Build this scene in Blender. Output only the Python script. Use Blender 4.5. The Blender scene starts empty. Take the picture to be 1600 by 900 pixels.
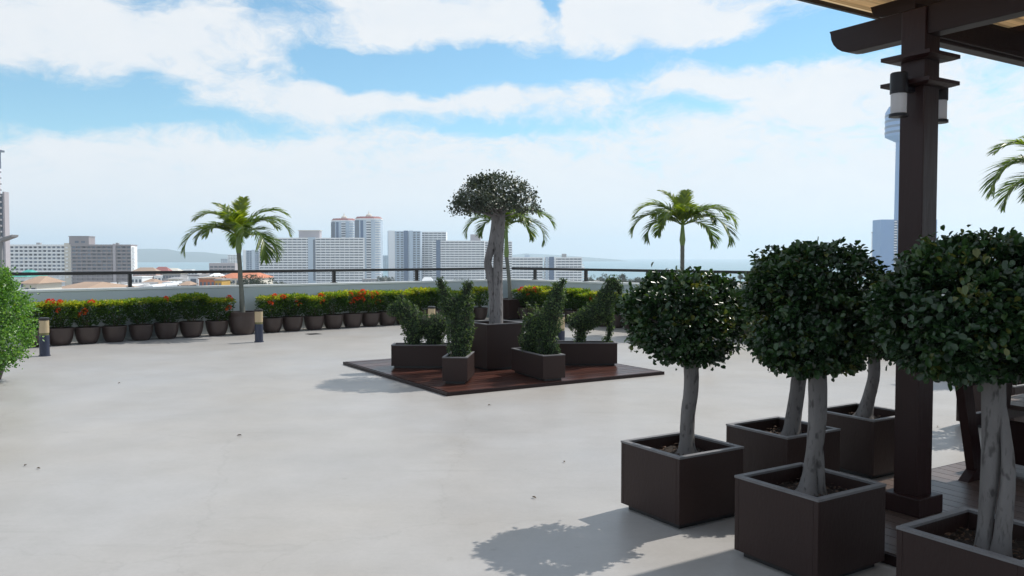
import bpy, math, random
import numpy as np
from mathutils import Vector, Matrix

R = math.radians
sc = bpy.context.scene
col = sc.collection
rng = np.random.default_rng(11)
rnd = random.Random(5)

# ------------------------------------------------------------------ camera
EYE = 1.6
F = 1300.0
HORIZON = 401.0
PITCH = math.atan((450 - HORIZON) / F)
cam = bpy.data.objects.new('camera', bpy.data.cameras.new('camera'))
col.objects.link(cam)
cam.location = (0, 0, EYE)
cam.rotation_euler = (math.pi / 2 - PITCH, 0, 0)
cam.data.sensor_width = 36
cam.data.lens = 36 * F / 1600
cam.data.clip_start = 0.05
cam.data.clip_end = 60000
sc.camera = cam


def ray(px, py):
    x, y = (px - 800) / F, (450 - py) / F
    c, s = math.cos(PITCH), math.sin(PITCH)
    return Vector((x, c + y * s, -s + y * c))


def on_z(px, py, z=0.0):
    d = ray(px, py)
    return Vector((0, 0, EYE)) + d * ((z - EYE) / d.z)


def at_y(px, py, Y):
    d = ray(px, py)
    return Vector((0, 0, EYE)) + d * (Y / d.y)


# ------------------------------------------------------------------ materials
MATS = {}


def nodes_of(name):
    m = bpy.data.materials.new(name)
    m.use_nodes = True
    nt = m.node_tree
    b = nt.nodes['Principled BSDF']
    return m, nt, b


def pmat(name, base, rough=0.6, var=0.2, scale=6.0, bump=0.0, bscale=60.0, metallic=0.0, spec=0.5,
         tone=0.0, stretch=(1, 1, 1), trans=0.0):
    """solid colour broken up by object-space noise; optional per-piece tone attribute"""
    m, nt, b = nodes_of(name)
    N, L = nt.nodes, nt.links
    tc = N.new('ShaderNodeTexCoord')
    mp = N.new('ShaderNodeMapping')
    mp.inputs['Scale'].default_value = stretch
    L.new(tc.outputs['Object'], mp.inputs['Vector'])
    nz = N.new('ShaderNodeTexNoise')
    nz.inputs['Scale'].default_value = scale
    nz.inputs['Detail'].default_value = 6
    nz.inputs['Roughness'].default_value = 0.6
    L.new(mp.outputs['Vector'], nz.inputs['Vector'])
    mx = N.new('ShaderNodeMix')
    mx.data_type = 'RGBA'
    c = Vector(base)
    mx.inputs['A'].default_value = (*(c * (1 - var)), 1)
    mx.inputs['B'].default_value = (*[min(1, v) for v in c * (1 + var)], 1)
    L.new(nz.outputs['Fac'], mx.inputs['Factor'])
    out = mx.outputs['Result']
    if tone:
        at = N.new('ShaderNodeAttribute')
        at.attribute_name = 'tone'
        mr = N.new('ShaderNodeMapRange')
        mr.inputs['To Min'].default_value = 1 - tone
        mr.inputs['To Max'].default_value = 1 + tone
        L.new(at.outputs['Fac'], mr.inputs['Value'])
        vm = N.new('ShaderNodeVectorMath')
        vm.operation = 'SCALE'
        L.new(out, vm.inputs[0])
        L.new(mr.outputs['Result'], vm.inputs['Scale'])
        out = vm.outputs['Vector']
    L.new(out, b.inputs['Base Color'])
    b.inputs['Roughness'].default_value = rough
    b.inputs['Metallic'].default_value = metallic
    b.inputs['Specular IOR Level'].default_value = spec
    if bump:
        n2 = N.new('ShaderNodeTexNoise')
        n2.inputs['Scale'].default_value = bscale
        n2.inputs['Detail'].default_value = 5
        L.new(mp.outputs['Vector'], n2.inputs['Vector'])
        bp = N.new('ShaderNodeBump')
        bp.inputs['Strength'].default_value = bump
        bp.inputs['Distance'].default_value = 0.01
        L.new(n2.outputs['Fac'], bp.inputs['Height'])
        L.new(bp.outputs['Normal'], b.inputs['Normal'])
    if trans:
        tr = N.new('ShaderNodeBsdfTranslucent')
        L.new(out, tr.inputs['Color'])
        ms = N.new('ShaderNodeMixShader')
        ms.inputs[0].default_value = trans
        L.new(b.outputs[0], ms.inputs[1])
        L.new(tr.outputs[0], ms.inputs[2])
        L.new(ms.outputs[0], N['Material Output'].inputs['Surface'])
    MATS[name] = m
    return m


def leafmat(name, stops, rough=0.42, trans=0.3, tcol=1.5, spec=0.5):
    m, nt, b = nodes_of(name)
    N, L = nt.nodes, nt.links
    at = N.new('ShaderNodeAttribute')
    at.attribute_name = 'tone'
    cr = N.new('ShaderNodeValToRGB')
    e = cr.color_ramp.elements
    while len(e) < len(stops):
        e.new(0.5)
    for k, (p, c) in enumerate(stops):
        e[k].position = p
        e[k].color = (*c, 1)
    L.new(at.outputs['Fac'], cr.inputs['Fac'])
    L.new(cr.outputs['Color'], b.inputs['Base Color'])
    b.inputs['Roughness'].default_value = rough
    b.inputs['Specular IOR Level'].default_value = spec
    tr = N.new('ShaderNodeBsdfTranslucent')
    vm = N.new('ShaderNodeVectorMath')
    vm.operation = 'MULTIPLY'
    vm.inputs[1].default_value = (tcol * 1.15, tcol * 1.1, tcol * 0.45)
    L.new(cr.outputs['Color'], vm.inputs[0])
    L.new(vm.outputs['Vector'], tr.inputs['Color'])
    ms = N.new('ShaderNodeMixShader')
    ms.inputs[0].default_value = trans
    L.new(b.outputs[0], ms.inputs[1])
    L.new(tr.outputs[0], ms.inputs[2])
    L.new(ms.outputs[0], N['Material Output'].inputs['Surface'])
    MATS[name] = m
    return m


# ------------------------------------------------------------------ mesh builder
class MB:
    def __init__(s):
        s.v, s.f, s.t = [], [], []

    def add(s, vs, fs, tone=0.5):
        o = len(s.v)
        s.v += [tuple(p) for p in vs]
        s.f += [tuple(i + o for i in f) for f in fs]
        s.t += [tone] * len(vs)
        return s

    def box(s, x0, x1, y0, y1, z0, z1, tone=0.5, M=None):
        vs = [Vector((x, y, z)) for z in (z0, z1) for y in (y0, y1) for x in (x0, x1)]
        if M is not None:
            vs = [M @ p for p in vs]
        return s.add(vs, [(0, 2, 3, 1), (4, 5, 7, 6), (0, 1, 5, 4), (1, 3, 7, 5), (3, 2, 6, 7), (2, 0, 4, 6)], tone)

    def tube(s, pts, rad, n=10, tone=0.5, wob=0.0, flute=0.0, lobes=3):
        pts = [Vector(p) for p in pts]
        rings = []
        for i, p in enumerate(pts):
            d = (pts[min(i + 1, len(pts) - 1)] - pts[max(i - 1, 0)]).normalized()
            a = Vector((1, 0, 0)) if abs(d.x) < 0.8 else Vector((0, 1, 0))
            u = d.cross(a).normalized()
            w = d.cross(u)
            r = rad[i] if hasattr(rad, '__len__') else rad
            rings.append([p + (u * math.cos(t) + w * math.sin(t)) * r * (1 + wob * (rnd.random() - 0.5) + flute * math.sin(lobes * t + i * .23 + .8 * math.sin(t + i * .11)))
                          for t in [2 * math.pi * k / n for k in range(n)]])
        vs = [q for rg in rings for q in rg]
        fs = []
        for i in range(len(pts) - 1):
            for k in range(n):
                k2 = (k + 1) % n
                fs.append((i * n + k, i * n + k2, (i + 1) * n + k2, (i + 1) * n + k))
        fs.append(tuple(range(n - 1, -1, -1)))
        fs.append(tuple((len(pts) - 1) * n + k for k in range(n)))
        return s.add(vs, fs, tone)

    def lathe(s, prof, n=24, tone=0.5, c=(0, 0, 0)):
        vs, fs = [], []
        for r, z in prof:
            vs += [(c[0] + r * math.cos(2 * math.pi * k / n), c[1] + r * math.sin(2 * math.pi * k / n), c[2] + z) for k in range(n)]
        for i in range(len(prof) - 1):
            for k in range(n):
                k2 = (k + 1) % n
                fs.append((i * n + k, i * n + k2, (i + 1) * n + k2, (i + 1) * n + k))
        fs.append(tuple(range(n - 1, -1, -1)))
        fs.append(tuple((len(prof) - 1) * n + k for k in range(n)))
        return s.add(vs, fs, tone)

    def prism(s, outline, t0, t1, fn, tone=0.5):
        """outline: 2-D points; fn(a, b, t) -> 3-D"""
        n = len(outline)
        vs = [fn(a, b, t0) for a, b in outline] + [fn(a, b, t1) for a, b in outline]
        fs = [tuple(range(n - 1, -1, -1)), tuple(range(n, 2 * n))]
        fs += [(k, (k + 1) % n, n + (k + 1) % n, n + k) for k in range(n)]
        return s.add(vs, fs, tone)

    def mesh(s, name, mat, smooth=False):
        me = bpy.data.meshes.new(name)
        me.from_pydata(s.v, [], s.f)
        a = me.attributes.new('tone', 'FLOAT', 'POINT')
        a.data.foreach_set('value', np.array(s.t, dtype=np.float32))
        me.materials.append(mat)
        if smooth:
            me.polygons.foreach_set('use_smooth', [True] * len(me.polygons))
        me.update()
        return me

    def build(s, name, mat, parent=None, smooth=False, bevel=0.0, angle=None):
        me = s.mesh(name, mat, smooth)
        return link(name, me, parent, bevel, smooth)


def link(name, me, parent=None, bevel=0.0, smooth=False):
    o = bpy.data.objects.new(name, me)
    col.objects.link(o)
    if parent is not None:
        o.parent = parent
    if bevel:
        md = o.modifiers.new('bevel', 'BEVEL')
        md.width = bevel
        md.segments = 2
        md.limit_method = 'ANGLE'
    if smooth:
        md = o.modifiers.new('edges', 'EDGE_SPLIT')
        md.split_angle = R(40)
    return o


def thing(name, label, cat, loc=(0, 0, 0), rz=0.0, group=None):
    o = bpy.data.objects.new(name, None)
    o.empty_display_size = 0.1
    col.objects.link(o)
    o.location = loc
    o.rotation_euler = (0, 0, rz)
    tag(o, label, cat, group)
    return o


def tag(o, label=None, cat=None, group=None, kind=None):
    if label:
        o['label'] = label
    if cat:
        o['category'] = cat
    if group:
        o['group'] = group
    if kind:
        o['kind'] = kind
    return o


def copy_tree(o, parent=None):
    c = o.copy()
    col.objects.link(c)
    if parent is not None:
        c.parent = parent
    for ch in [x for x in bpy.data.objects if x.parent == o]:
        copy_tree(ch, c)
    return c


# ------------------------------------------------------------------ leaves
def unit(a):
    return a / np.maximum(np.linalg.norm(a, axis=1, keepdims=True), 1e-9)


def leaf_arrays(P, D, N, L, W, fold=0.25, shape='round'):
    """P base points, D tip directions, N rough normals, per-leaf length and width"""
    n = len(P)
    D = unit(D)
    S = unit(np.cross(D, N))
    N = np.cross(S, D)
    L = np.broadcast_to(np.asarray(L, float), (n,))[:, None]
    W = np.broadcast_to(np.asarray(W, float), (n,))[:, None]
    if shape == 'round':
        a, wa, b, wb = 0.42, 0.46, 0.82, 0.40
    elif shape == 'oval':
        a, wa, b, wb = 0.30, 0.44, 0.68, 0.40
    else:
        a, wa, b, wb = 0.20, 0.50, 0.60, 0.36
    up = N * W * fold
    V = np.stack([P,
                  P + D * L * a - S * W * wa + up, P + D * L * b - S * W * wb + up * 0.7,
                  P + D * L - N * L * 0.08,
                  P + D * L * b + S * W * wb + up * 0.7, P + D * L * a + S * W * wa + up], axis=1)
    return V.reshape(-1, 3)


def leaf_mesh(name, mat, V, tones, extra=None):
    n = len(V) // 6
    base = (np.arange(n) * 6)[:, None]
    F = np.concatenate([base + np.array([[0, 1, 2, 3]]), base + np.array([[0, 3, 4, 5]])], axis=1).reshape(-1, 4)
    T = np.repeat(tones, 6)
    me = bpy.data.meshes.new(name)
    nv, nf = len(V), len(F)
    me.vertices.add(nv)
    me.vertices.foreach_set('co', V.astype(np.float32).ravel())
    me.loops.add(nf * 4)
    me.loops.foreach_set('vertex_index', F.astype(np.int32).ravel())
    me.polygons.add(nf)
    me.polygons.foreach_set('loop_start', (np.arange(nf) * 4).astype(np.int32))
    me.update(calc_edges=True)
    a = me.attributes.new('tone', 'FLOAT', 'POINT')
    a.data.foreach_set('value', T.astype(np.float32))
    me.materials.append(mat)
    me.validate()
    return me


def rand_dirs(n):
    return unit(rng.normal(size=(n, 3)))


def crown(center, radii, clusters, per, L, spread=0.1, flat=-1.0, shape='round', inner=0.25, lump=0.16, thin=None, pw=2.0):
    """leaf rosettes on twig ends spread through an uneven ellipsoid; returns verts, tones, cluster centres"""
    c = np.array(center)
    rad = np.array(radii)
    d = rand_dirs(clusters * 3)
    d = d[d[:, 2] > flat][:clusters]
    k = len(d)
    f = np.where(rng.random(k) < inner, rng.uniform(0.25, 0.75, k), rng.uniform(0.84, 1.0, k))
    f = f * (1.0 / np.sum(np.abs(d) ** pw, axis=1) ** (1 / pw))
    low = rand_dirs(16)
    f = f * (1 + lump * 2.2 * (np.max(d @ low.T, axis=1) - 0.82))
    cc = d * f[:, None] * rad
    if thin is not None:
        cc = cc[rng.random(k) < thin(d)]
        k = len(cc)
        d = unit(cc)
    idx = np.repeat(np.arange(k), per)
    n = len(idx)
    P = c + cc[idx] + rng.normal(size=(n, 3)) * spread * np.array([1, 1, 0.8])
    O = unit(cc / rad)[idx]
    D = O * 0.7 + rand_dirs(n) * 0.9 + np.array([0, 0, 0.15])
    N = O * 0.6 + rand_dirs(n) * 0.6 + np.array([0, 0, 0.9])
    Ls = L * rng.uniform(0.6, 1.15, n)
    V = leaf_arrays(P, D, N, Ls, Ls * rng.uniform(0.6, 0.8, n), fold=0.2, shape=shape)
    tones = np.clip(0.5 + rng.normal(size=k) * 0.2, 0, 1)[idx] + rng.normal(size=n) * 0.16
    return V, np.clip(tones, 0, 1), c + cc


def capsule_points(caps, dens):
    """points on and just under the skin of a union of tapered capsules"""
    P, N = [], []
    for (a, ra, b, rb) in caps:
        a, b = np.array(a, float), np.array(b, float)
        ln = np.linalg.norm(b - a)
        area = 2 * math.pi * (ra + rb) / 2 * ln + 2 * math.pi * (ra * ra + rb * rb)
        n = max(8, int(area * dens))
        ax = (b - a) / max(ln, 1e-6)
        q = rand_dirs(n)
        t = rng.uniform(-ra / max(ln, .01), 1 + rb / max(ln, .01), n)
        tc = np.clip(t, 0, 1)
        r = ra + (rb - ra) * tc
        rad_d = unit(q - (q @ ax)[:, None] * ax)
        over = np.where(t < 0, t * ln / ra, np.where(t > 1, (t - 1) * ln / rb, 0))
        over = np.clip(over, -1, 1)
        nn = rad_d * np.sqrt(1 - over ** 2)[:, None] + over[:, None] * ax
        p = a + tc[:, None] * (b - a) + nn * r[:, None]
        P.append(p)
        N.append(nn)
    P, N = np.concatenate(P), np.concatenate(N)
    keep = np.ones(len(P), bool)
    for (a, ra, b, rb) in caps:
        a, b = np.array(a, float), np.array(b, float)
        ab = b - a
        t = np.clip(((P - a) @ ab) / max(ab @ ab, 1e-9), 0, 1)
        dist = np.linalg.norm(P - (a + t[:, None] * ab), axis=1)
        keep &= dist > (ra + (rb - ra) * t) * 0.86
    return P[keep], N[keep]


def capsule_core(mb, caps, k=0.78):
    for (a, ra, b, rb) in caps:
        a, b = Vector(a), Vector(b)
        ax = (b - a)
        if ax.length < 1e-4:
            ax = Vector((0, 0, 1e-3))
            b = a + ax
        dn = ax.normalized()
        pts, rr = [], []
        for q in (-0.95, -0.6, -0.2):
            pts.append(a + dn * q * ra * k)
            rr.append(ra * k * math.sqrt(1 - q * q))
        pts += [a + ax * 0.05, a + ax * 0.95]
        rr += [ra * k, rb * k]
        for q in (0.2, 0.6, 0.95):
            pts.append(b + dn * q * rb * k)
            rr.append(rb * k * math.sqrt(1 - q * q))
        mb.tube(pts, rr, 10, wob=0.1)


# ------------------------------------------------------------------ palette
planter_m = pmat('planter_brown', (0.030, 0.0165, 0.0145), 0.5, 0.22, 3.0, 0.18, 70, spec=0.28, stretch=(1, 1, .5))
lit_rim_m = pmat('planter_rim_lit', (0.15, 0.145, 0.15), 0.55, 0.35, 12.0, 0.2, 80)  # lighter than the box: light caught along the edge is put into its colour
soil_m = pmat('soil', (0.022, 0.015, 0.011), 0.95, 0.5, 25.0, 0.8, 60)
chip_m = pmat('wood_chips', (0.085, 0.05, 0.032), 0.9, 0.4, 30.0, tone=0.9)
def barkmat(name, base, sc_, dark):
    m = pmat(name, base, 0.85, 0.35, sc_, 0.9, 34, stretch=(1, 1, 0.35))
    nt = m.node_tree
    N, L = nt.nodes, nt.links
    b = N['Principled BSDF']
    src = b.inputs['Base Color'].links[0].from_socket
    tc = N.new('ShaderNodeTexCoord')
    cur = src
    for (k, lo, hi, st) in ((16, .60, .68, (1, 1, .6)), (45, .58, .70, (1, 1, .25)), (5, .50, .75, (1, 1, .3))):
        mp = N.new('ShaderNodeMapping')
        mp.inputs['Scale'].default_value = st
        L.new(tc.outputs['Object'], mp.inputs['Vector'])
        nz = N.new('ShaderNodeTexNoise')
        nz.inputs['Scale'].default_value = k
        nz.inputs['Detail'].default_value = 3
        L.new(mp.outputs[0], nz.inputs['Vector'])
        mr = N.new('ShaderNodeMapRange')
        mr.inputs['From Min'].default_value = lo
        mr.inputs['From Max'].default_value = hi
        mr.inputs['To Min'].default_value = 0
        mr.inputs['To Max'].default_value = dark
        L.new(nz.outputs['Fac'], mr.inputs['Value'])
        mx = N.new('ShaderNodeMix')
        mx.data_type = 'RGBA'
        mx.inputs['B'].default_value = (base[0] * .25, base[1] * .24, base[2] * .23, 1)
        L.new(mr.outputs['Result'], mx.inputs['Factor'])
        L.new(cur, mx.inputs['A'])
        cur = mx.outputs['Result']
    L.new(cur, b.inputs['Base Color'])
    return m


bark_m = barkmat('pale_bark', (0.155, 0.145, 0.142), 9.0, .75)
bark2_m = barkmat('grey_bark', (0.19, 0.18, 0.18), 14.0, .85)
palmbark_m = pmat('palm_bark', (0.14, 0.145, 0.125), 0.8, 0.3, 7.0, 0.5, 18, stretch=(0.4, 0.4, 3))
shaft_m = pmat('palm_crownshaft', (0.16, 0.24, 0.07), 0.45, 0.25, 6.0)
twig_m = pmat('twig_bark', (0.12, 0.085, 0.06), 0.9, 0.3, 20.0)
clay_m = pmat('brown_glazed_clay', (0.050, 0.034, 0.030), 0.45, 0.25, 6.0, 0.15, 40)
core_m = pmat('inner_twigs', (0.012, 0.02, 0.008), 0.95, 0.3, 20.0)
wood_dark = pmat('dark_stained_timber', (0.022, 0.0085, 0.0085), 0.42, 0.35, 5.0, 0.25, 30, spec=0.3, stretch=(1, 1, 0.15))
wood_dark_b = pmat('dark_stained_beam', (0.020, 0.0105, 0.0105), 0.45, 0.35, 5.0, 0.2, 30, spec=0.25, stretch=(1, 0.15, 1))
platform_m = pmat('red_brown_decking', (0.062, 0.023, 0.0165), 0.28, 0.35, 4.0, 0.35, 26, tone=0.35, stretch=(0.15, 1, 1))
deck_m = pmat('weathered_decking', (0.095, 0.066, 0.056), 0.38, 0.25, 4.0, 0.35, 26, tone=0.25, stretch=(1, 0.12, 1))
mat_m = pmat('reed_matting', (0.52, 0.385, 0.225), 0.9, 0.35, 14.0, 0.0, 60, tone=0.4, stretch=(0.1, 1.0, 1), trans=0.6)
board_m = pmat('brown_ceiling_board', (0.10, 0.062, 0.045), 0.7, 0.3, 6.0, 0.3, 40, tone=0.3, stretch=(1, 0.15, 1))
wall_m = pmat('painted_render_wall', (0.50, 0.56, 0.59), 0.8, 0.08, 1.2, 0.25, 50)
cap_m = pmat('wall_coping', (0.70, 0.73, 0.74), 0.7, 0.08, 2.0, 0.2, 50)
rail_m = pmat('black_steel', (0.018, 0.017, 0.018), 0.4, 0.2, 4.0)
navy_m = pmat('navy_steel', (0.024, 0.032, 0.062), 0.35, 0.2, 6.0)
diff_m = pmat('cream_diffuser', (0.62, 0.50, 0.32), 0.4, 0.12, 9.0, trans=0.3)
blk_m = pmat('black_plastic', (0.015, 0.015, 0.016), 0.4, 0.2, 6.0)
lampbody_m = pmat('charcoal_lamp_housing', (0.010, 0.010, 0.014), 0.4, 0.2, 6.0, spec=0.3)
glasslamp_m = pmat('frosted_lamp_glass', (0.80, 0.80, 0.82), 0.25, 0.05, 8.0, trans=0.6)
steel_m = pmat('grate_steel', (0.07, 0.07, 0.07), 0.5, 0.3, 10.0)
dry_m = pmat('dry_leaf', (0.10, 0.07, 0.04), 0.8, 0.4, 10.0, tone=0.5)

ficus_m = leafmat('glossy_dark_leaf', [(0.0, (0.010, 0.022, 0.012)), (0.5, (0.020, 0.050, 0.020)), (0.85, (0.040, 0.088, 0.028)), (1.0, (0.10, 0.11, 0.025))], 0.30, 0.22, 1.5)
grey_m = leafmat('grey_green_leaf', [(0.0, (0.024, 0.038, 0.030)), (0.6, (0.06, 0.082, 0.062)), (1.0, (0.13, 0.15, 0.115))], 0.38, 0.18, 1.2)
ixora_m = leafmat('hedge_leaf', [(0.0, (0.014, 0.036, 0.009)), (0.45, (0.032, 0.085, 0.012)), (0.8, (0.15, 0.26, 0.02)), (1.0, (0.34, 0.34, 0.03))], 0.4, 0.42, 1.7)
topi_m = leafmat('topiary_leaf', [(0.0, (0.014, 0.034, 0.016)), (0.55, (0.034, 0.075, 0.028)), (1.0, (0.15, 0.22, 0.08))], 0.45, 0.34, 1.6)
bush_m = leafmat('bright_bush_leaf', [(0.0, (0.03, 0.085, 0.016)), (0.6, (0.085, 0.21, 0.035)), (1.0, (0.20, 0.34, 0.09))], 0.36, 0.4, 1.8)
frond_m = leafmat('palm_leaflet', [(0.0, (0.022, 0.048, 0.012)), (0.5, (0.066, 0.122, 0.014)), (1.0, (0.22, 0.27, 0.02))], 0.34, 0.45, 1.9)
far_m = leafmat('far_tree_leaf', [(0.0, (0.02, 0.035, 0.016)), (1.0, (0.05, 0.075, 0.03))], 0.7, 0.15, 1.2)
red_m = leafmat('red_petal', [(0.0, (0.55, 0.03, 0.02)), (0.6, (0.75, 0.07, 0.02)), (1.0, (0.8, 0.22, 0.04))], 0.6, 0.4, 1.0)


def floor_material():
    m, nt, b = nodes_of('grey_floor_coating')
    N, L = nt.nodes, nt.links
    tc = N.new('ShaderNodeTexCoord')

    def noise(scale, detail=6, rough=0.6, stretch=None):
        n = N.new('ShaderNodeTexNoise')
        n.inputs['Scale'].default_value = scale
        n.inputs['Detail'].default_value = detail
        n.inputs['Roughness'].default_value = rough
        if stretch:
            mp = N.new('ShaderNodeMapping')
            mp.inputs['Scale'].default_value = stretch
            mp.inputs['Rotation'].default_value = (0, 0, 0.4)
            L.new(tc.outputs['Object'], mp.inputs['Vector'])
            L.new(mp.outputs['Vector'], n.inputs['Vector'])
        else:
            L.new(tc.outputs['Object'], n.inputs['Vector'])
        return n

    def ramp(n, p0, c0, p1, c1):
        r = N.new('ShaderNodeValToRGB')
        r.color_ramp.elements[0].position = p0
        r.color_ramp.elements[1].position = p1
        r.color_ramp.elements[0].color = (*c0, 1)
        r.color_ramp.elements[1].color = (*c1, 1)
        L.new(n.outputs['Fac'], r.inputs['Fac'])
        return r

    def mult(a, bb):
        x = N.new('ShaderNodeMix')
        x.data_type = 'RGBA'
        x.blend_type = 'MULTIPLY'
        x.inputs['Factor'].default_value = 1
        L.new(a, x.inputs['A'])
        L.new(bb, x.inputs['B'])
        return x.outputs['Result']

    big = ramp(noise(0.22, 4), 0.36, (0.366, 0.343, 0.318), 0.7, (0.362, 0.362, 0.370))
    mid = ramp(noise(1.1, 8, 0.7), 0.35, (0.90, 0.895, 0.885), 0.65, (1.04, 1.04, 1.04))
    streak = ramp(noise(0.8, 6, 0.6, (0.5, 5.0, 1)), 0.60, (1, 1, 1), 0.78, (0.86, 0.86, 0.85))
    fine = ramp(noise(30, 4, 0.7), 0.3, (0.96, 0.96, 0.96), 0.7, (1.03, 1.03, 1.03))
    spots = ramp(noise(7, 3, 0.5), 0.70, (1, 1, 1), 0.80, (0.80, 0.79, 0.77))
    pale = ramp(noise(0.9, 5, 0.65, (1, 2.6, 1)), 0.66, (1, 1, 1), 0.74, (1.10, 1.10, 1.09))
    vor = N.new('ShaderNodeTexVoronoi')
    vor.feature = 'DISTANCE_TO_EDGE'
    vor.inputs['Scale'].default_value = .33
    wn = noise(1.6, 5, .7)
    va = N.new('ShaderNodeVectorMath')
    va.operation = 'MULTIPLY_ADD'
    va.inputs[1].default_value = (.55, .55, 0)
    L.new(wn.outputs['Color'], va.inputs[0])
    L.new(tc.outputs['Object'], va.inputs[2])
    L.new(va.outputs[0], vor.inputs['Vector'])
    crk = N.new('ShaderNodeValToRGB')
    crk.color_ramp.elements[0].position = .0
    crk.color_ramp.elements[0].color = (.925, .92, .915, 1)
    crk.color_ramp.elements[1].position = .004
    crk.color_ramp.elements[1].color = (1, 1, 1, 1)
    L.new(vor.outputs['Distance'], crk.inputs['Fac'])
    scuff = ramp(noise(2.2, 7, 0.75, (.35, 3.5, 1)), 0.62, (1, 1, 1), 0.72, (0.90, 0.89, 0.875))
    c0 = mult(crk.outputs[0], scuff.outputs[0])
    c = mult(c0, mult(mult(mult(mult(mult(big.outputs[0], mid.outputs[0]), streak.outputs[0]), fine.outputs[0]), spots.outputs[0]), pale.outputs[0]))
    L.new(c, b.inputs['Base Color'])
    rr = N.new('ShaderNodeMapRange')
    rr.inputs['To Min'].default_value = 0.30
    rr.inputs['To Max'].default_value = 0.52
    L.new(noise(0.9, 6, 0.7).outputs['Fac'], rr.inputs['Value'])
    L.new(rr.outputs['Result'], b.inputs['Roughness'])
    b.inputs['Specular IOR Level'].default_value = 0.45
    bp = N.new('ShaderNodeBump')
    bp.inputs['Strength'].default_value = 0.12
    bp.inputs['Distance'].default_value = 0.006
    L.new(noise(14, 5, 0.7).outputs['Fac'], bp.inputs['Height'])
    L.new(bp.outputs['Normal'], b.inputs['Normal'])
    return m


floor_m = floor_material()

# ------------------------------------------------------------------ roof terrace frame
C = Vector((-0.05, 22.3, 0))                 # inside corner of the parapet
U = Vector((-0.77, -0.638, 0)).normalized()   # along the left parapet, away from the corner
W = Vector((0.638, -0.77, 0)).normalized()    # along the right parapet
W = (W - U * W.dot(U)).normalized()
NL, NR = W.copy(), U.copy()                   # inward normals of left / right parapet
A = Vector((-0.53, 0.848, 0))                 # pergola / planter axes
B = Vector((0.848, 0.53, 0))
RZ = math.atan2(B.y, B.x)
WALL_H, WALL_T = 1.0, 0.16


def on_left(px, off):
    k = (px - 800) / F
    p = C + NL * off
    return (p.x - k * p.y) / (k * U.y - U.x)


def on_right(px, off):
    k = (px - 800) / F
    p = C + NR * off
    return (p.x - k * p.y) / (k * W.y - W.x)


LL, LR = 19.0, 24.0
mb = MB()
q = [C - U * .3 - W * .3, C + U * 30 - W * .3, C + U * 30 + W * 30, C - U * .3 + W * 30]
mb.add([(p.x, p.y, 0) for p in q] + [(p.x, p.y, -.6) for p in q], [(3, 2, 1, 0), (4, 5, 6, 7), (0, 1, 5, 4), (1, 2, 6, 5), (2, 3, 7, 6), (3, 0, 4, 7)])
fl = mb.build('terrace_floor', floor_m)
tag(fl, kind='structure')
for p in fl.data.polygons:
    pass
fl.data.flip_normals() if fl.data.polygons[0].normal.z < 0 else None

# the storeys under the terrace
mb = MB()
mb.add([(p.x, p.y, -.6) for p in q] + [(p.x, p.y, -35) for p in q], [(0, 1, 5, 4), (1, 2, 6, 5), (2, 3, 7, 6), (3, 0, 4, 7)])
o = mb.build('host_building', wall_m)
tag(o, 'pale rendered building carrying the roof terrace', 'building', kind='structure')


def parapet(label, d, n, length, rail_label, posts):
    ang = math.atan2(d.y, d.x)
    t = thing('parapet_wall', label, 'wall', C, ang)
    sgn = 1 if (Matrix.Rotation(ang, 3, 'Z') @ Vector((0, 1, 0))).dot(n) > 0 else -1
    y0, y1 = sorted((0, -sgn * WALL_T))
    x0 = -WALL_T if sgn < 0 else 0.0
    MB().box(x0, length, y0, y1, 0, WALL_H - .05).build('wall_face', wall_m, t, bevel=.008)
    MB().box(x0 - .012 if sgn < 0 else 0.0, length, y0 - .015, y1 + .015, WALL_H - .05, WALL_H).build('coping', cap_m, t, bevel=.008)
    yc = (y0 + y1) / 2
    r = thing('railing', rail_label, 'railing', C + Vector((0, 0, WALL_H)), ang)
    MB().box(0, length, yc - .035, yc + .035, .255, .315).build('top_rail', rail_m, r, bevel=.006)
    for s in posts:
        m_ = MB().box(s - .032, s + .032, yc - .032, yc + .032, 0.012, .255)
        m_.box(s - .06, s + .06, yc - .055, yc + .055, 0.001, .014)
        m_.build('post', rail_m, r)


pl = [0.7, 2.92, 5.17, 7.37, 9.57, 11.8, 14.0, 16.2, 18.4]
parapet('long pale parapet wall on the left, behind the flower pots', U, NL, LL, 'black steel railing on top of the left parapet wall', pl)
pr = [on_right(p, -.08) for p in (836, 915.5, 1012.4, 1170.5)] + [9.6, 11.8, 14.0, 16.2, 18.4, 20.6]
parapet('blue grey shaded parapet wall on the right, behind the round trees', W, NR, LR, 'black steel railing on top of the right parapet wall', pr)


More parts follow.
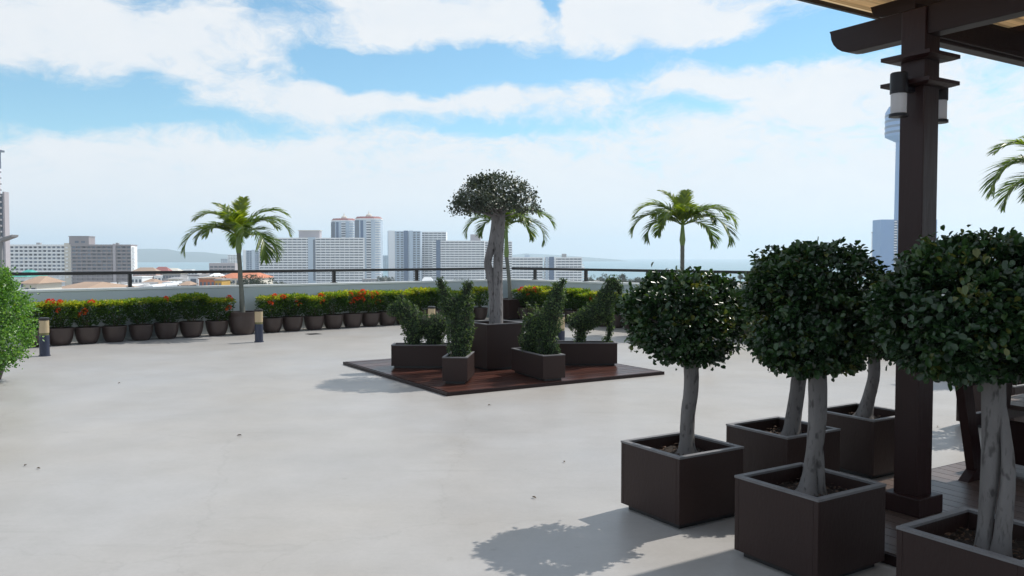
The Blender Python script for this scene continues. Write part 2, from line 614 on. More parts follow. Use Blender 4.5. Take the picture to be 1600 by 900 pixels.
# ------------------------------------------------------------------ planters and round trees
def planter_box(parent, w, l, h, z0=0.0, rz=0.0, t=0.028, loc=(0, 0)):
    """open box on a set-back foot; local x = w, y = l"""
    hw, hl = w / 2, l / 2
    foot = 0.035
    m_ = MB()
    zb, zt = z0 + foot, z0 + h - .012
    m_.box(-hw, hw, -hl, -hl + t, zb, zt)
    m_.box(-hw, hw, hl - t, hl, zb, zt)
    m_.box(-hw, -hw + t, -hl + t, hl - t, zb, zt)
    m_.box(hw - t, hw, -hl + t, hl - t, zb, zt)
    m_.box(-hw + t, hw - t, -hl + t, hl - t, zb, zb + .02)
    o = m_.build('planter_box', planter_m, parent, bevel=.003)
    o.location = (loc[0], loc[1], 0)
    o.rotation_euler = (0, 0, rz)
    r = MB()
    e = 0.002
    r.box(-hw - e, hw + e, -hl - e, -hl + t + .004, zt, zt + .012)
    r.box(-hw - e, hw + e, hl - t - .004, hl + e, zt, zt + .012)
    r.box(-hw - e, -hw + t + .004, -hl + t + .004, hl - t - .004, zt, zt + .012)
    r.box(hw - t - .004, hw + e, -hl + t + .004, hl - t - .004, zt, zt + .012)
    r.build('rim', lit_rim_m, o)
    MB().box(-hw + .035, hw - .035, -hl + .035, hl - .035, z0 + .001, zb - .001).build('base', blk_m, o)
    # soil: a bumpy sheet with chips
    s = MB()
    n = 9
    zs = zt - .075
    g = [[(-hw + t + (w - 2 * t) * i / n, -hl + t + (l - 2 * t) * j / n, zs + rnd.uniform(-.012, .015)) for i in range(n + 1)] for j in range(n + 1)]
    s.add([p for row in g for p in row], [(j * (n + 1) + i, j * (n + 1) + i + 1, (j + 1) * (n + 1) + i + 1, (j + 1) * (n + 1) + i) for j in range(n) for i in range(n)])
    so = s.build('soil', soil_m, o)
    k = int(300 * w * l / .25)
    P = np.stack([rng.uniform(-hw + t + .02, hw - t - .02, k), rng.uniform(-hl + t + .02, hl - t - .02, k), rng.uniform(zs + .008, zs + .03, k)], 1)
    D = rand_dirs(k) * np.array([1, 1, .25])
    V = leaf_arrays(P, D, rand_dirs(k) * .5 + np.array([0, 0, 1]), rng.uniform(.012, .04, k), rng.uniform(.006, .014, k), .1, 'oval')
    tag(link('mulch', leaf_mesh('mulch', chip_m, V, rng.random(k) ** 2), o), kind='stuff')
    return zs


def round_tree(label, corner, which, stems, crown_px, crown_py, depth_off=0.0, nclu=330, per=36, w=.53, h=.435, leafL=.037, extra=None, tl=None):
    if which == 'front':
        ctr = corner + (A + B) * (w / 2)
    else:
        ctr = corner - A * (w / 2) + B * (w / 2)
    ctr = Vector((ctr.x, ctr.y, 0))
    t = thing('potted_tree', label, 'potted tree', ctr, RZ, 'round headed trees in square brown planters')
    zs = planter_box(t, w, w, h)
    inv = Matrix.Rotation(-RZ, 3, 'Z')

    def loc(px, py, dy=0.0):
        p = at_y(px, py, ctr.y + dy) - ctr
        return inv @ p

    m_ = MB()
    for st in stems:
        pts, rad = [], []
        for (px, py, wpx, dy) in st:
            pts.append(loc(px, py, dy))
            rad.append(wpx / F * ctr.y / 2)
        # resample smoothly
        pp, rr = [], []
        for i in range(len(pts) - 1):
            for k in range(5):
                a_ = k / 5
                p0, p1 = pts[max(i - 1, 0)], pts[i]
                p2, p3 = pts[i + 1], pts[min(i + 2, len(pts) - 1)]
                c_ = .5 * ((2 * p1) + (p2 - p0) * a_ + (2 * p0 - 5 * p1 + 4 * p2 - p3) * a_ ** 2 + (3 * p1 - p0 - 3 * p2 + p3) * a_ ** 3)
                pp.append(c_)
                rr.append(rad[i] * (1 - a_) + rad[i + 1] * a_)
        pp.append(pts[-1])
        rr.append(rad[-1])
        rr[0] *= 1.35
        rr[1] *= 1.18
        rr[2] *= 1.06
        m_.tube(pp, rr, 22, wob=.05, flute=.10)
    x0, x1 = crown_px
    y0, y1 = crown_py
    cc = loc((x0 + x1) / 2, (y0 + y1) / 2, depth_off)
    rx = (x1 - x0) / F * (ctr.y + depth_off) / 2 * .90
    rzv = (y1 - y0) / F * (ctr.y + depth_off) / 2 * .86
    V, T, tips = crown(cc, (rx, rx, rzv), nclu, per, leafL, spread=rx * .085, lump=.16, pw=2.5)
    top = loc(stems[0][-1][0], stems[0][-1][1], stems[0][-1][3])
    for k in range(16):
        e = Vector(tips[rng.integers(len(tips))])
        mid = top.lerp(e, .5) + Vector((rnd.uniform(-.05, .05), rnd.uniform(-.05, .05), rnd.uniform(0, .06)))
        m_.tube([top, mid, e], [.014, .009, .004], 6)
    tr = m_.build('trunk', bark_m, t, smooth=True)
    link('crown', leaf_mesh('crown', ficus_m, V, T), t)
    return t


HP = .435
round_tree('round clipped tree in a brown planter, the one nearest the low wooden platform', on_z(1062, 715, HP), 'front',
           [[(1074, 712, 34, 0), (1073, 690, 24, 0), (1074, 650, 22, 0), (1080, 600, 22, 0), (1078, 550, 22, 0)]], (980, 1158), (422, 572))
round_tree('round clipped tree in the front planter just left of the pergola post', on_z(1279, 781, HP), 'front',
           [[(1262, 772, 30, -.02), (1266, 735, 22, 0), (1273, 690, 26, 0), (1277, 640, 27, 0), (1277, 560, 27, 0)],
            [(1279, 768, 22, .02), (1280, 730, 17, 0), (1275, 690, 18, 0)]], (1166, 1376), (376, 590), nclu=430, per=38)
round_tree('dark round tree with leaning trunk, planter half hidden behind the two front planters', on_z(1231, 684, HP), 'front',
           [[(1238, 682, 28, 0), (1240, 650, 25, 0), (1245, 610, 23, 0), (1252, 560, 22, 0)]], (1180, 1335), (435, 585))
round_tree('round tree with curved thin trunk in the planter directly behind the pergola post', on_z(1366, 657, HP), 'front',
           [[(1350, 656, 28, 0), (1357, 625, 20, 0), (1365, 585, 18, 0), (1364, 540, 18, 0)]], (1312, 1440), (440, 562), nclu=260, per=32)
round_tree('twin stemmed round tree in the brown planter at the lower right corner', on_z(1401, 822, HP), 'left',
           [[(1536, 862, 21, 0), (1542, 800, 23, 0), (1548, 720, 30, 0), (1551, 640, 33, 0), (1552, 570, 33, 0)],
            [(1565, 868, 25, -.06), (1571, 800, 25, -.06), (1575, 740, 21, -.055), (1571, 680, 15, -.04), (1563, 625, 13, -.01)]],
           (1385, 1665), (368, 600), nclu=450, per=38)

round_tree('round tree in a brown planter mostly hidden behind the twin trunk and the picnic table', Vector((4.516, 7.435, 0)), 'front',
           [[(1570, 612, 26, 0), (1567, 570, 18, 0), (1566, 520, 17, 0), (1567, 480, 16, 0)]], (1512, 1622), (408, 525), nclu=150, per=26)

# ------------------------------------------------------------------ platform with topiaries
PZ = .045
pL, pF, pR = on_z(547, 570), on_z(695, 620), on_z(1025, 585)
side = 3.28
a_ax = A
cen = (pL + pR) / 2
plat = thing('wooden_platform', 'low square red brown plank platform under the topiary planters', 'platform', (cen.x, cen.y, 0), RZ)
m_ = MB()
n = 24
for i in range(n):
    y0 = -side / 2 + side * i / n
    m_.box(-side / 2 + .02, side / 2 - .02, y0 + .006, y0 + side / n - .006, .012, PZ - rnd.uniform(0, .002), tone=rnd.random())
m_.build('planking', platform_m, plat)
m_ = MB()
h2 = side / 2
for (x0, x1, y0, y1) in ((-h2 - .02, h2 + .02, -h2 - .02, -h2), (-h2 - .02, h2 + .02, h2, h2 + .02), (-h2 - .02, -h2, -h2, h2), (h2, h2 + .02, -h2, h2)):
    m_.box(x0, x1, y0, y1, 0.002, PZ - .003)
m_.build('edge_board', wood_dark_b, plat)


def topiary(label, ctr, caps, pl_w, pl_l, pl_rz, leafL=.029, dens=3000, sprigs=(), loose=(), bare=()):
    t = thing('topiary', label, 'topiary', (ctr[0], ctr[1], PZ), 0, 'animal topiaries on the wooden platform')
    planter_box(t, pl_w, pl_l, .33, 0, pl_rz)
    core = MB()
    capsule_core(core, caps)
    P, N = capsule_points(caps, dens)
    P = P + rng.normal(size=P.shape) * .008
    k = len(P)
    D = N * .55 + rand_dirs(k) * .9
    V = leaf_arrays(P, D, N + rand_dirs(k) * .7, leafL * rng.uniform(.6, 1.3, k), leafL * .55 * rng.uniform(.7, 1.2, k), .2, 'oval')
    T = np.clip(.45 + rng.normal(size=k) * .28, 0, 1)
    Vs, Ts = [V], [T]
    # stray shoots standing out of the clipped surface
    shoots = [P[i] for i in rng.choice(k, 34)]
    for i in rng.choice(k, 45):
        d = N[i] * .8 + np.array([0, 0, .5]) + rng.normal(size=3) * .4
        d /= np.linalg.norm(d)
        ln = rng.uniform(.02, .06)
        kk = 9
        q_ = P[i] + d * np.linspace(0, ln, kk)[:, None]
        Vs.append(leaf_arrays(q_, rand_dirs(kk) + d, rand_dirs(kk), leafL, leafL * .5, .2, 'oval'))
        Ts.append(np.full(kk, .75))
    for (a, b) in loose:          # sprays of loose twigs
        a, b = np.array(a), np.array(b)
        kk = 46
        tt = rng.random(kk)[:, None]
        q_ = a + (b - a) * tt + rng.normal(size=(kk, 3)) * .022
        Vs.append(leaf_arrays(q_, rand_dirs(kk) + np.array([0, 0, .3]), rand_dirs(kk), leafL, leafL * .5, .2, 'oval'))
        Ts.append(np.clip(.7 + rng.normal(size=kk) * .2, 0, 1))
        core.tube([a, b], [.005, .003], 5)
    link('foliage', leaf_mesh('foliage', topi_m, np.concatenate(Vs), np.concatenate(Ts)), t)
    core.build('stem', core_m, t)
    return t


z_ = .30
topiary('leafy bear shaped topiary in a long brown planter, left end of the platform', (-1.21, 11.68),
        [((-.46, 0, .80), .075, (-.33, 0, .83), .12), ((-.33, 0, .83), .12, (-.19, 0, .66), .155),
         ((-.18, 0, .60), .155, (.14, 0, .56), .15), ((.14, 0, .56), .155, (.19, 0, .60), .155),
         ((-.19, .04, .5), .12, (-.20, .04, z_), .085), ((-.15, -.05, .5), .11, (-.15, -.05, z_), .08),
         ((.13, .04, .5), .12, (.14, .04, z_), .085), ((.09, -.05, .5), .11, (.08, -.05, z_), .08),
         ((-.34, .05, .92), .04, (-.36, .05, .99), .03)], .94, .31, 0)
topiary('leafy topiary with two upright ears in a narrow brown planter at the front left', (-.67, 10.42),
        [((0, 0, z_), .12, (.02, 0, .62), .155), ((.02, 0, .62), .16, (.02, 0, .85), .15), ((0, 0, .85), .14, (-.06, 0, .95), .13),
         ((-.12, 0, .93), .11, (.07, 0, .95), .10), ((-.15, 0, 1.0), .055, (-.23, 0, 1.25), .045),
         ((.07, 0, 1.0), .055, (.12, 0, 1.19), .06), ((-.18, 0, .96), .07, (-.14, 0, 1.0), .07)], .31, .64, R(-5),
        loose=[((-.2, 0, 1.05), (-.24, 0, 1.15)), ((.12, 0, 1.0), (.2, 0, 1.06))])
topiary('leafy sitting dog shaped topiary with raised head in the front right planter', (.33, 10.77),
        [((-.07, .08, .48), .16, (.02, 0, .55), .16), ((-.07, .07, .66), .12, (.02, 0, .72), .13), ((.02, 0, .55), .16, (.13, -.12, .66), .15), ((.13, -.12, .66), .15, (.20, -.16, .90), .11),
         ((.20, -.16, .90), .11, (.24, -.18, 1.05), .09), ((.24, -.18, 1.05), .085, (.27, -.2, 1.13), .07), ((.26, -.18, 1.1), .045, (.32, -.2, 1.25), .03),
         ((.22, -.15, 1.1), .04, (.22, -.15, 1.2), .03), ((.15, -.2, .6), .09, (.2, -.22, z_), .07), ((.06, -.12, .5), .1, (.08, -.16, z_), .08),
         ((-.08, .1, .45), .13, (-.08, .12, z_), .1)], .31, .94, R(25),
        loose=[((-.08, .05, .7), (-.12, .05, .97)), ((-.02, .02, .72), (-.02, 0, .95)), ((-.1, .08, .65), (-.2, .1, .85)), ((.05, -.05, .75), (-.04, 0, .9))])
topiary('leafy long necked bird shaped topiary at the right end of the platform', (1.03, 11.96),
        [((.42, 0, 1.20), .085, (.50, 0, 1.12), .06), ((.50, 0, 1.12), .055, (.53, 0, 1.01), .035), ((.41, 0, 1.17), .09, (.33, 0, .98), .12),
         ((.33, 0, .98), .12, (.26, 0, .8), .155), ((.26, 0, .78), .16, (.05, 0, .66), .15), ((.05, 0, .66), .15, (-.12, 0, .60), .10),
         ((0, 0, .58), .11, (-.04, 0, .44), .07), ((-.04, 0, .44), .07, (-.06, 0, z_), .06), ((.36, 0, .72), .07, (.39, 0, .52), .04), ((.39, 0, .52), .04, (.34, 0, z_), .025)],
        .94, .31, 0, loose=[((.05, 0, .80), (-.18, 0, .70)), ((-.16, 0, .71), (-.32, -.02, .60)), ((.36, 0, .4), (.28, 0, .36))])

# tall tree in the middle
cf = on_z(761, 580, PZ)
cw = .6
cc0 = cf + (A + B) * (cw / 2)
t = thing('potted_tree', 'tall umbrella crowned grey tree in the high planter at the platform centre', 'potted tree', (cc0.x, cc0.y, PZ), RZ)
planter_box(t, cw, cw, .64)
inv = Matrix.Rotation(-RZ, 3, 'Z')


def cl(px, py, dy=0.0):
    return inv @ (at_y(px, py, cc0.y + dy) - Vector((cc0.x, cc0.y, PZ)))


m_ = MB()


def stem(pts, n=12, wob=.10):
    p = [cl(a, b, e) for a, b, w_, e in pts]
    r_ = [w_ / F * cc0.y / 2 for a, b, w_, e in pts]
    pp, rr = [], []
    for i in range(len(p) - 1):
        for k in range(4):
            f_ = k / 4
            p0, p1, p2, p3 = p[max(i - 1, 0)], p[i], p[i + 1], p[min(i + 2, len(p) - 1)]
            pp.append(.5 * ((2 * p1) + (p2 - p0) * f_ + (2 * p0 - 5 * p1 + 4 * p2 - p3) * f_ ** 2 + (3 * p1 - p0 - 3 * p2 + p3) * f_ ** 3))
            rr.append(r_[i] * (1 - f_) + r_[i + 1] * f_)
    pp.append(p[-1])
    rr.append(r_[-1])
    m_.tube(pp, rr, 18, wob=.05, flute=.12)


stem([(778, 510, 17, 0), (778, 470, 15, 0), (777.5, 430, 14, 0), (779, 390, 14, 0), (783, 345, 12, 0), (784, 325, 10, 0)])
stem([(771, 510, 15, .03), (770.5, 470, 14, .03), (767, 434, 13, .02), (762, 410, 11, .02), (769, 382, 12, .01), (774, 345, 11, 0), (772, 322, 8, 0)])
ccen = cl(775, 322)
V, T, tips = crown((ccen.x, ccen.y, ccen.z), (.58, .58, .47), 460, 22, .040, spread=.046, flat=-.22, shape='round', inner=.45, lump=.10,
                   thin=lambda d: 1.0 - .45 * (d[:, 0] * .85 + d[:, 1] * .53 > .35))
for k in range(34):
    e = Vector(tips[rng.integers(len(tips))])
    s0 = cl(781 + rnd.uniform(-6, 3), 330 + rnd.uniform(-6, 12))
    mid = s0.lerp(e, .5) + Vector((0, 0, rnd.uniform(-.08, .05)))
    m_.tube([s0, mid, e], [.016, .009, .004], 5)
m_.build('trunk', bark2_m, t, smooth=True)
link('crown', leaf_mesh('crown', grey_m, V, T), t)


# ------------------------------------------------------------------ palms
def palm(label, base, pot, trunk_top, crown_pt, trunk_r, fl=1.25, nf=12, seed=1, az0=0.0, lean=0.0):
    """base: floor point; pot: 'round' / 'square'; trunk_top height; fronds sprout at crown_pt height"""
    t = thing('palm_tree', label, 'palm', base, 0, 'young palms in pots along the parapet')
    rs = np.random.default_rng(seed)
    if pot == 'round':
        MB().lathe([(.19, 0), (.24, .06), (.275, .2), (.285, .36), (.29, .42), (.305, .44), (.305, .47), (.275, .47), (.265, .42), (.2, .41)], 28).build('pot', clay_m, t, smooth=True)
        MB().lathe([(.001, .405), (.27, .41), (.27, .415), (.001, .425)], 20).build('soil', soil_m, t)
        z0 = .41
    else:
        planter_box(t, .62, .62, .53, 0, RZ * 1.2)
        z0 = .43
    m_ = MB()
    hh = np.linspace(z0, trunk_top, 26)
    pts, rad = [], []
    for i, z in enumerate(hh):
        f_ = i / 25
        pts.append((lean * f_ ** 1.5, 0, z))
        rad.append(trunk_r * (1.12 - .26 * min(1, f_ * 2.2)) * (1.03 if i % 2 else .97))
    m_.tube(pts, rad, 12)
    m_.build('trunk', palmbark_m, t, smooth=True)
    ct = MB()
    ct.tube([(lean, 0, trunk_top - .01), (lean, 0, trunk_top + .1), (lean, 0, trunk_top + .24), (lean, 0, crown_pt + .08)], [trunk_r * .9, trunk_r * 1.25, trunk_r * .95, trunk_r * .4], 12)
    ct.build('crownshaft', shaft_m, t, smooth=True)
    lay = [(180, 44, 128, 1.08), (208, 32, 128, .86), (166, 64, 104, .98), (75, 80, 40, .62), (150, 76, 60, .7), (22, 62, 104, .98), (-2, 46, 126, 1.08), (-30, 32, 134, 1.1), (28, 26, 120, .9),
           (132, 56, 104, .82), (52, 52, 104, .85), (268, 62, 100, .75), (302, 48, 112, .8), (238, 50, 112, .8), (110, 34, 120, .85)]
    for i, (az_, el_, bd_, ln_) in enumerate(lay[:nf]):
        az = R(az_) + az0 + rs.normal() * .13
        young = min(1, max(0, (el_ - 20) / 60))
        el = R(el_) + rs.normal() * .07
        ln = fl * ln_ * rs.uniform(.93, 1.06)
        bend = R(bd_) * rs.uniform(.9, 1.08)
        ns = 34
        p = np.array([lean, 0, crown_pt - .04 + .06 * young])
        hd = np.array([math.cos(az), math.sin(az), 0])
        sd = np.array([-math.sin(az), math.cos(az), 0])
        P, D, Nn, Ls, Ws = [], [], [], [], []
        spine = [p.copy()]
        for k in range(ns):
            f_ = (k + 1) / ns
            e = el - bend * f_ ** 1.55
            d = hd * math.cos(e) + np.array([0, 0, math.sin(e)])
            up = -hd * math.sin(e) + np.array([0, 0, math.cos(e)])
            p = p + d * ln / ns
            spine.append(p.copy())
            if f_ < .13:
                continue
            for s in (-1, 1):
                for sub in (0, .5):
                    if rs.random() < .04:
                        continue
                    env = math.sin(math.pi * min(1, .16 + .80 * f_)) ** .7
                    P.append(p - d * ln / ns * sub)
                    fw = .75 + .75 * f_
                    v_ = sd * s * 1.0 + d * fw + up * (.34 - .2 * f_) + np.array([0, 0, -.12]) + rs.normal(size=3) * .11
                    D.append(v_)
                    Nn.append(up + rs.normal(size=3) * .25)
                    Ls.append(ln * .33 * env * rs.uniform(.85, 1.12) + .04)
                    Ws.append(.029 * rs.uniform(.8, 1.2))
        P, D, Nn = np.array(P), unit(np.array(D)), np.array(Nn)
        Ls, Ws = np.array(Ls), np.array(Ws)
        # two joined segments so that each leaflet droops at its tip
        D2 = unit(D + np.array([0, 0, -.35]))
        mid = P + D * (Ls * .55)[:, None]
        S = unit(np.cross(D, Nn))
        v = np.stack([P - S * (Ws * .25)[:, None], P + S * (Ws * .25)[:, None],
                      mid + S * (Ws * .5)[:, None], mid - S * (Ws * .5)[:, None],
                      mid + D2 * (Ls * .45)[:, None] + S * .001, mid + D2 * (Ls * .45)[:, None] - S * .001], 1).reshape(-1, 3)
        tone = np.clip(.34 + .42 * young + rs.normal(size=len(P)) * .14, 0, 1)
        fm = MB()
        for j in range(len(P)):
            fm.add(v[j * 6:j * 6 + 6], [(0, 1, 2, 3), (3, 2, 4, 5)], float(tone[j]))
        fm.tube(spine, list(np.linspace(.013, .003, len(spine))), 5, .8)
        fm.build('frond', frond_m, t)
    return t


def zat(py, Y):
    return at_y(800, py, Y).z


s1 = on_left(378, .48)
b1 = C + U * s1 + NL * .48
palm('palm in a large round brown pot against the left parapet, between flower pots', b1, 'round', zat(384, b1.y) - .14, zat(369, b1.y), .052, 1.24, 15, 3, 0, -.06)
b2 = Vector((-.04, 21.3, 0))
palm('palm in a square dark planter at the parapet corner, behind the umbrella crowned tree', b2, 'square', zat(395, b2.y) - .1, zat(352, b2.y), .055, 1.3, 15, 8, .15, -.1)
s3 = on_right(1066, .5)
b3 = C + W * s3 + NR * .5
palm('palm by the right parapet, rising above the round tree nearest the platform', b3, 'round', zat(375, b3.y) - .1, zat(350, b3.y), .05, 1.2, 15, 5, -.1)
b4 = C + W * on_right(1662, .6) + NR * .6
palm('palm at the far right edge with only frond tips in view', b4, 'round', zat(320, b4.y), zat(283, b4.y), .05, 1.26, 15, 9, .1)


# ------------------------------------------------------------------ potted hedge shrubs along the parapet
def shrub_mesh(seed, yellow):
    rs = np.random.default_rng(seed)
    n = 2900
    w, d, h = .25, .22, .40
    # boxy clipped head: more leaves near the skin, dense flat top
    P = rs.uniform(-1, 1, size=(n, 3))
    skin = rs.random(n) < .6
    ax = rs.integers(0, 3, n)
    for i in range(n):
        if skin[i]:
            if ax[i] == 2 or rs.random() < .35:
                P[i, 2] = rs.uniform(.85, 1.0)
            else:
                P[i, ax[i]] = math.copysign(rs.uniform(.85, 1), P[i, ax[i]])
    low = P[:, 2] < -.2
    keep = ~(low & (rs.random(n) < .40))
    P = P[keep]
    n = len(P)
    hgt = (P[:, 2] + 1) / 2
    taper = .55 + .45 * np.clip(hgt * 1.7, 0, 1)
    pos = np.stack([P[:, 0] * w * taper, P[:, 1] * d * taper, .545 + P[:, 2] * h / 2 * 1.06], 1) + rs.normal(size=(n, 3)) * .014
    D = np.stack([P[:, 0], P[:, 1], np.full(n, .5)], 1) + unit(rs.normal(size=(n, 3))) * 1.0
    Nn = unit(rs.normal(size=(n, 3))) * .8 + np.array([0, 0, 1])
    L_ = rs.uniform(.035, .065, n)
    V = leaf_arrays(pos, D, Nn, L_, L_ * .48, .2, 'oval')
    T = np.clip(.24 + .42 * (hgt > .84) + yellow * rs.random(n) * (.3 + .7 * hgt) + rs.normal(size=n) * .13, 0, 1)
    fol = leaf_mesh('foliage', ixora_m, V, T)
    st = MB()
    for k in range(7):
        a = rs.uniform(0, 6.28)
        r = rs.uniform(.03, .16)
        st.tube([(.04 * math.cos(a), .04 * math.sin(a), .24), (.6 * r * math.cos(a), .6 * r * math.sin(a), .38), (r * math.cos(a), r * math.sin(a), .55)], [.008, .006, .004], 5)
    return fol, st.mesh('stem', twig_m)


def flower_mesh(seed):
    rs = np.random.default_rng(seed)
    n = 46
    d = unit(rs.normal(size=(n, 3)))
    d[:, 2] = np.abs(d[:, 2]) * .9
    P = d * .035
    V = leaf_arrays(P, d + unit(rs.normal(size=(n, 3))) * .8, rs.normal(size=(n, 3)), .028, .02, .1, 'round')
    return leaf_mesh('flower', red_m, V, rs.random(n))


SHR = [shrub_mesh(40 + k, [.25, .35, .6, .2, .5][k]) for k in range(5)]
FLW = [flower_mesh(60 + k) for k in range(3)]
pot_me = MB().lathe([(.135, 0), (.16, .02), (.195, .10), (.215, .20), (.222, .27), (.228, .285), (.228, .305), (.205, .31), (.198, .28), (.15, .27)], 26).mesh('pot', clay_m, True)
soil_me = MB().lathe([(.001, .262), (.2, .268), (.2, .272), (.001, .28)], 18).mesh('soil', soil_m)
ORD = ['first', 'second', 'third', 'fourth', 'fifth', 'sixth', 'seventh', 'eighth', 'ninth', 'tenth', 'eleventh', 'twelfth', 'thirteenth', 'fourteenth', 'fifteenth',
       'sixteenth', 'seventeenth', 'eighteenth', 'nineteenth', 'twentieth']


def shrub(pos, ang, kind, flowers, label, face):
    t = thing('potted_shrub', label, 'potted shrub', pos, ang, 'clipped flowering shrubs in round pots along the parapet')
    fol, st = SHR[kind]
    link('pot', pot_me, t, smooth=True)
    link('soil', soil_me, t)
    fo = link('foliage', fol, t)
    fo.scale = (rnd.uniform(.92, 1.1), rnd.uniform(.95, 1.05), rnd.uniform(.93, 1.06))
    t.rotation_euler = (0, 0, ang + rnd.uniform(-.25, .25))
    t.scale = [rnd.uniform(.96, 1.04)] * 3
    link('stem', st, t)
    inv_ = Matrix.Rotation(-ang, 3, 'Z')
    fd = inv_ @ face
    sd = Vector((-fd.y, fd.x, 0))
    for k in range(flowers):
        f = link('flower', FLW[k % 3], t)
        hz = rnd.choice([.76, .73, .68, .55, .62])
        f.location = fd * (.2 - (.04 if hz < .6 else 0)) + sd * rnd.uniform(-.2, .2) + Vector((0, 0, hz))
        f.rotation_euler = (rnd.uniform(.3, 1.0), rnd.uniform(-.4, .4), rnd.uniform(0, 6))
        s = rnd.uniform(.8, 1.5)
        f.scale = (s, s, s)
    return t


OFF = .42
angL = math.atan2(U.y, U.x)
angR = math.atan2(W.y, W.x)
leftpx = [338, 298, 259, 219, 177, 135, 92, 50]
lf = [2, 0, 1, 0, 0, 3, 4, 0]
lk = [1, 0, 3, 0, 1, 4, 2, 2]
for i, px in enumerate(leftpx):
    p = C + U * on_left(px, OFF) + NL * OFF
    fl_ = 'with red flowers' if lf[i] else 'without flowers'
    shrub(p, angL + math.pi * (i % 2), lk[i], lf[i], f'shrub {fl_} in round pot, {ORD[i]} one left of the left palm', NL)
rightpx = [424, 456, 490, 520, 550, 578]
rf = [3, 2, 3, 0, 7, 5]
rk = [2, 0, 4, 1, 4, 2]
slist = [on_left(px, OFF) for px in rightpx]
while slist[-1] - .45 > 1.35:
    slist.append(slist[-1] - .45)
for i, s in enumerate(slist):
    p = C + U * s + NL * OFF
    nf_ = rf[i] if i < 6 else [0, 1, 0, 0][i % 4]
    kk = rk[i] if i < 6 else [2, 3, 0, 2][i % 4]
    fl_ = 'with red flowers' if nf_ else 'without flowers'
    shrub(p, angL + math.pi * (i % 2), kk, nf_, f'shrub {fl_} in round pot, {ORD[i]} one right of the left palm', NL)
s = 1.15
i = 0
while s < 14.6:
    if abs(s - s3) > .55:
        p = C + W * s + NR * OFF
        nf_ = [2, 4, 0, 1, 0, 0, 2, 0][i] if i < 8 else (1 if i % 5 == 0 else 0)
        fl_ = 'with red flowers' if nf_ else 'without flowers'
        if s < s3:
            lab = f'shrub {fl_} in round pot, {ORD[i]} one right of the corner palm'
        else:
            if i < 100:
                i = 100
            j = i - 100
            lab = f'shrub {fl_} in round pot, {ORD[min(j, 19)]} one right of the right parapet palm'
        shrub(p, angR + math.pi * (i % 2), [0, 4, 2, 2, 0, 3, 2, 1][i % 8], nf_, lab, NR)
        i += 1
    s += .45


# ------------------------------------------------------------------ bollard lights
def bollard(px, py, label):
    p = on_z(px, py)
    t = thing('bollard_light', label, 'bollard light', (p.x, p.y + .07, 0), 0, 'bollard lights standing on the terrace')
    r = .075
    MB().lathe([(r + .012, 0), (r + .012, .015), (r, .018), (r, .335), (r - .004, .338)], 24).build('post', navy_m, t, smooth=True)
    MB().lathe([(r * .9, .338), (r * .9, .375)], 24).build('band', pmat('olive_band', (.16, .15, .06), .5, .2, 8), t, smooth=True)
    MB().lathe([(r * .97, .375), (r * .97, .575)], 24).build('diffuser', diff_m, t, smooth=True)
    MB().lathe([(r, .575), (r + .003, .58), (r + .003, .612), (r - .01, .62), (.01, .622)], 24).build('cap', blk_m, t, smooth=True)


bollard(66, 557, 'navy bollard light with cream top standing beside the bright green bush')
bollard(403, 535, 'navy bollard light with cream top in front of the pots beside the left palm')
bollard(674, 528, 'bollard light behind the bear shaped topiary, only its cream top in view')
bollard(876, 548, 'bollard light standing behind the dog shaped topiary')
bollard(1109, 567, 'bollard light behind the round tree nearest the platform, only its foot showing')

# bright bush at the left edge
bp_ = on_z(-27, 598)
t = thing('potted_bush', 'bright green small leaved bush in a brown pot at the left edge', 'potted bush', (bp_.x, bp_.y, 0))
MB().lathe([(.16, 0), (.2, .03), (.235, .14), (.25, .3), (.262, .32), (.262, .345), (.235, .35), (.22, .31), (.2, .3)], 26).build('pot', clay_m, t, smooth=True)
MB().lathe([(.001, .295), (.22, .3), (.22, .305), (.001, .31)], 18).build('soil', soil_m, t)
z0, z1 = zat(590, bp_.y), zat(398, bp_.y)
Va, Ta, ta = crown((0, 0, .76), (.57, .57, .62), 560, 34, .040, spread=.055, shape='oval', inner=.25, lump=.14)
Vb, Tb, tb = crown((-.06, 0, 1.18), (.38, .38, .42), 240, 30, .040, spread=.05, shape='oval', inner=.25)
link('foliage', leaf_mesh('foliage', bush_m, np.concatenate([Va, Vb]), np.concatenate([Ta, Tb])), t)
m_ = MB()
for k in range(14):
    e = Vector(ta[rng.integers(len(ta))])
    m_.tube([(rnd.uniform(-.05, .05), rnd.uniform(-.05, .05), .29), (e.x * .3, e.y * .3, .55), e], [.014, .01, .004], 6)
m_.build('stem', twig_m, t)

# ------------------------------------------------------------------ pergola
O = Vector((2.432, 5.005, 0))
DZ = .06


def beam_outline(y0, y1, z0, z1, r=.1):
    """side outline of a beam whose far end (y1) is rounded off below"""
    pts = [(y0, z0), (y1 - r * 1.5, z0)]
    for k in range(1, 7):
        a = k / 6 * math.pi / 2
        pts.append((y1 - r * 1.5 + r * 1.42 * math.sin(a), z0 + (z1 - z0) * .88 * (1 - math.cos(a))))
    pts += [(y1, z1), (y0, z1)]
    return pts


per = thing('pergola', 'dark brown timber pergola with post, beams and reed matting roof', 'pergola', O, RZ)
hs = .0765


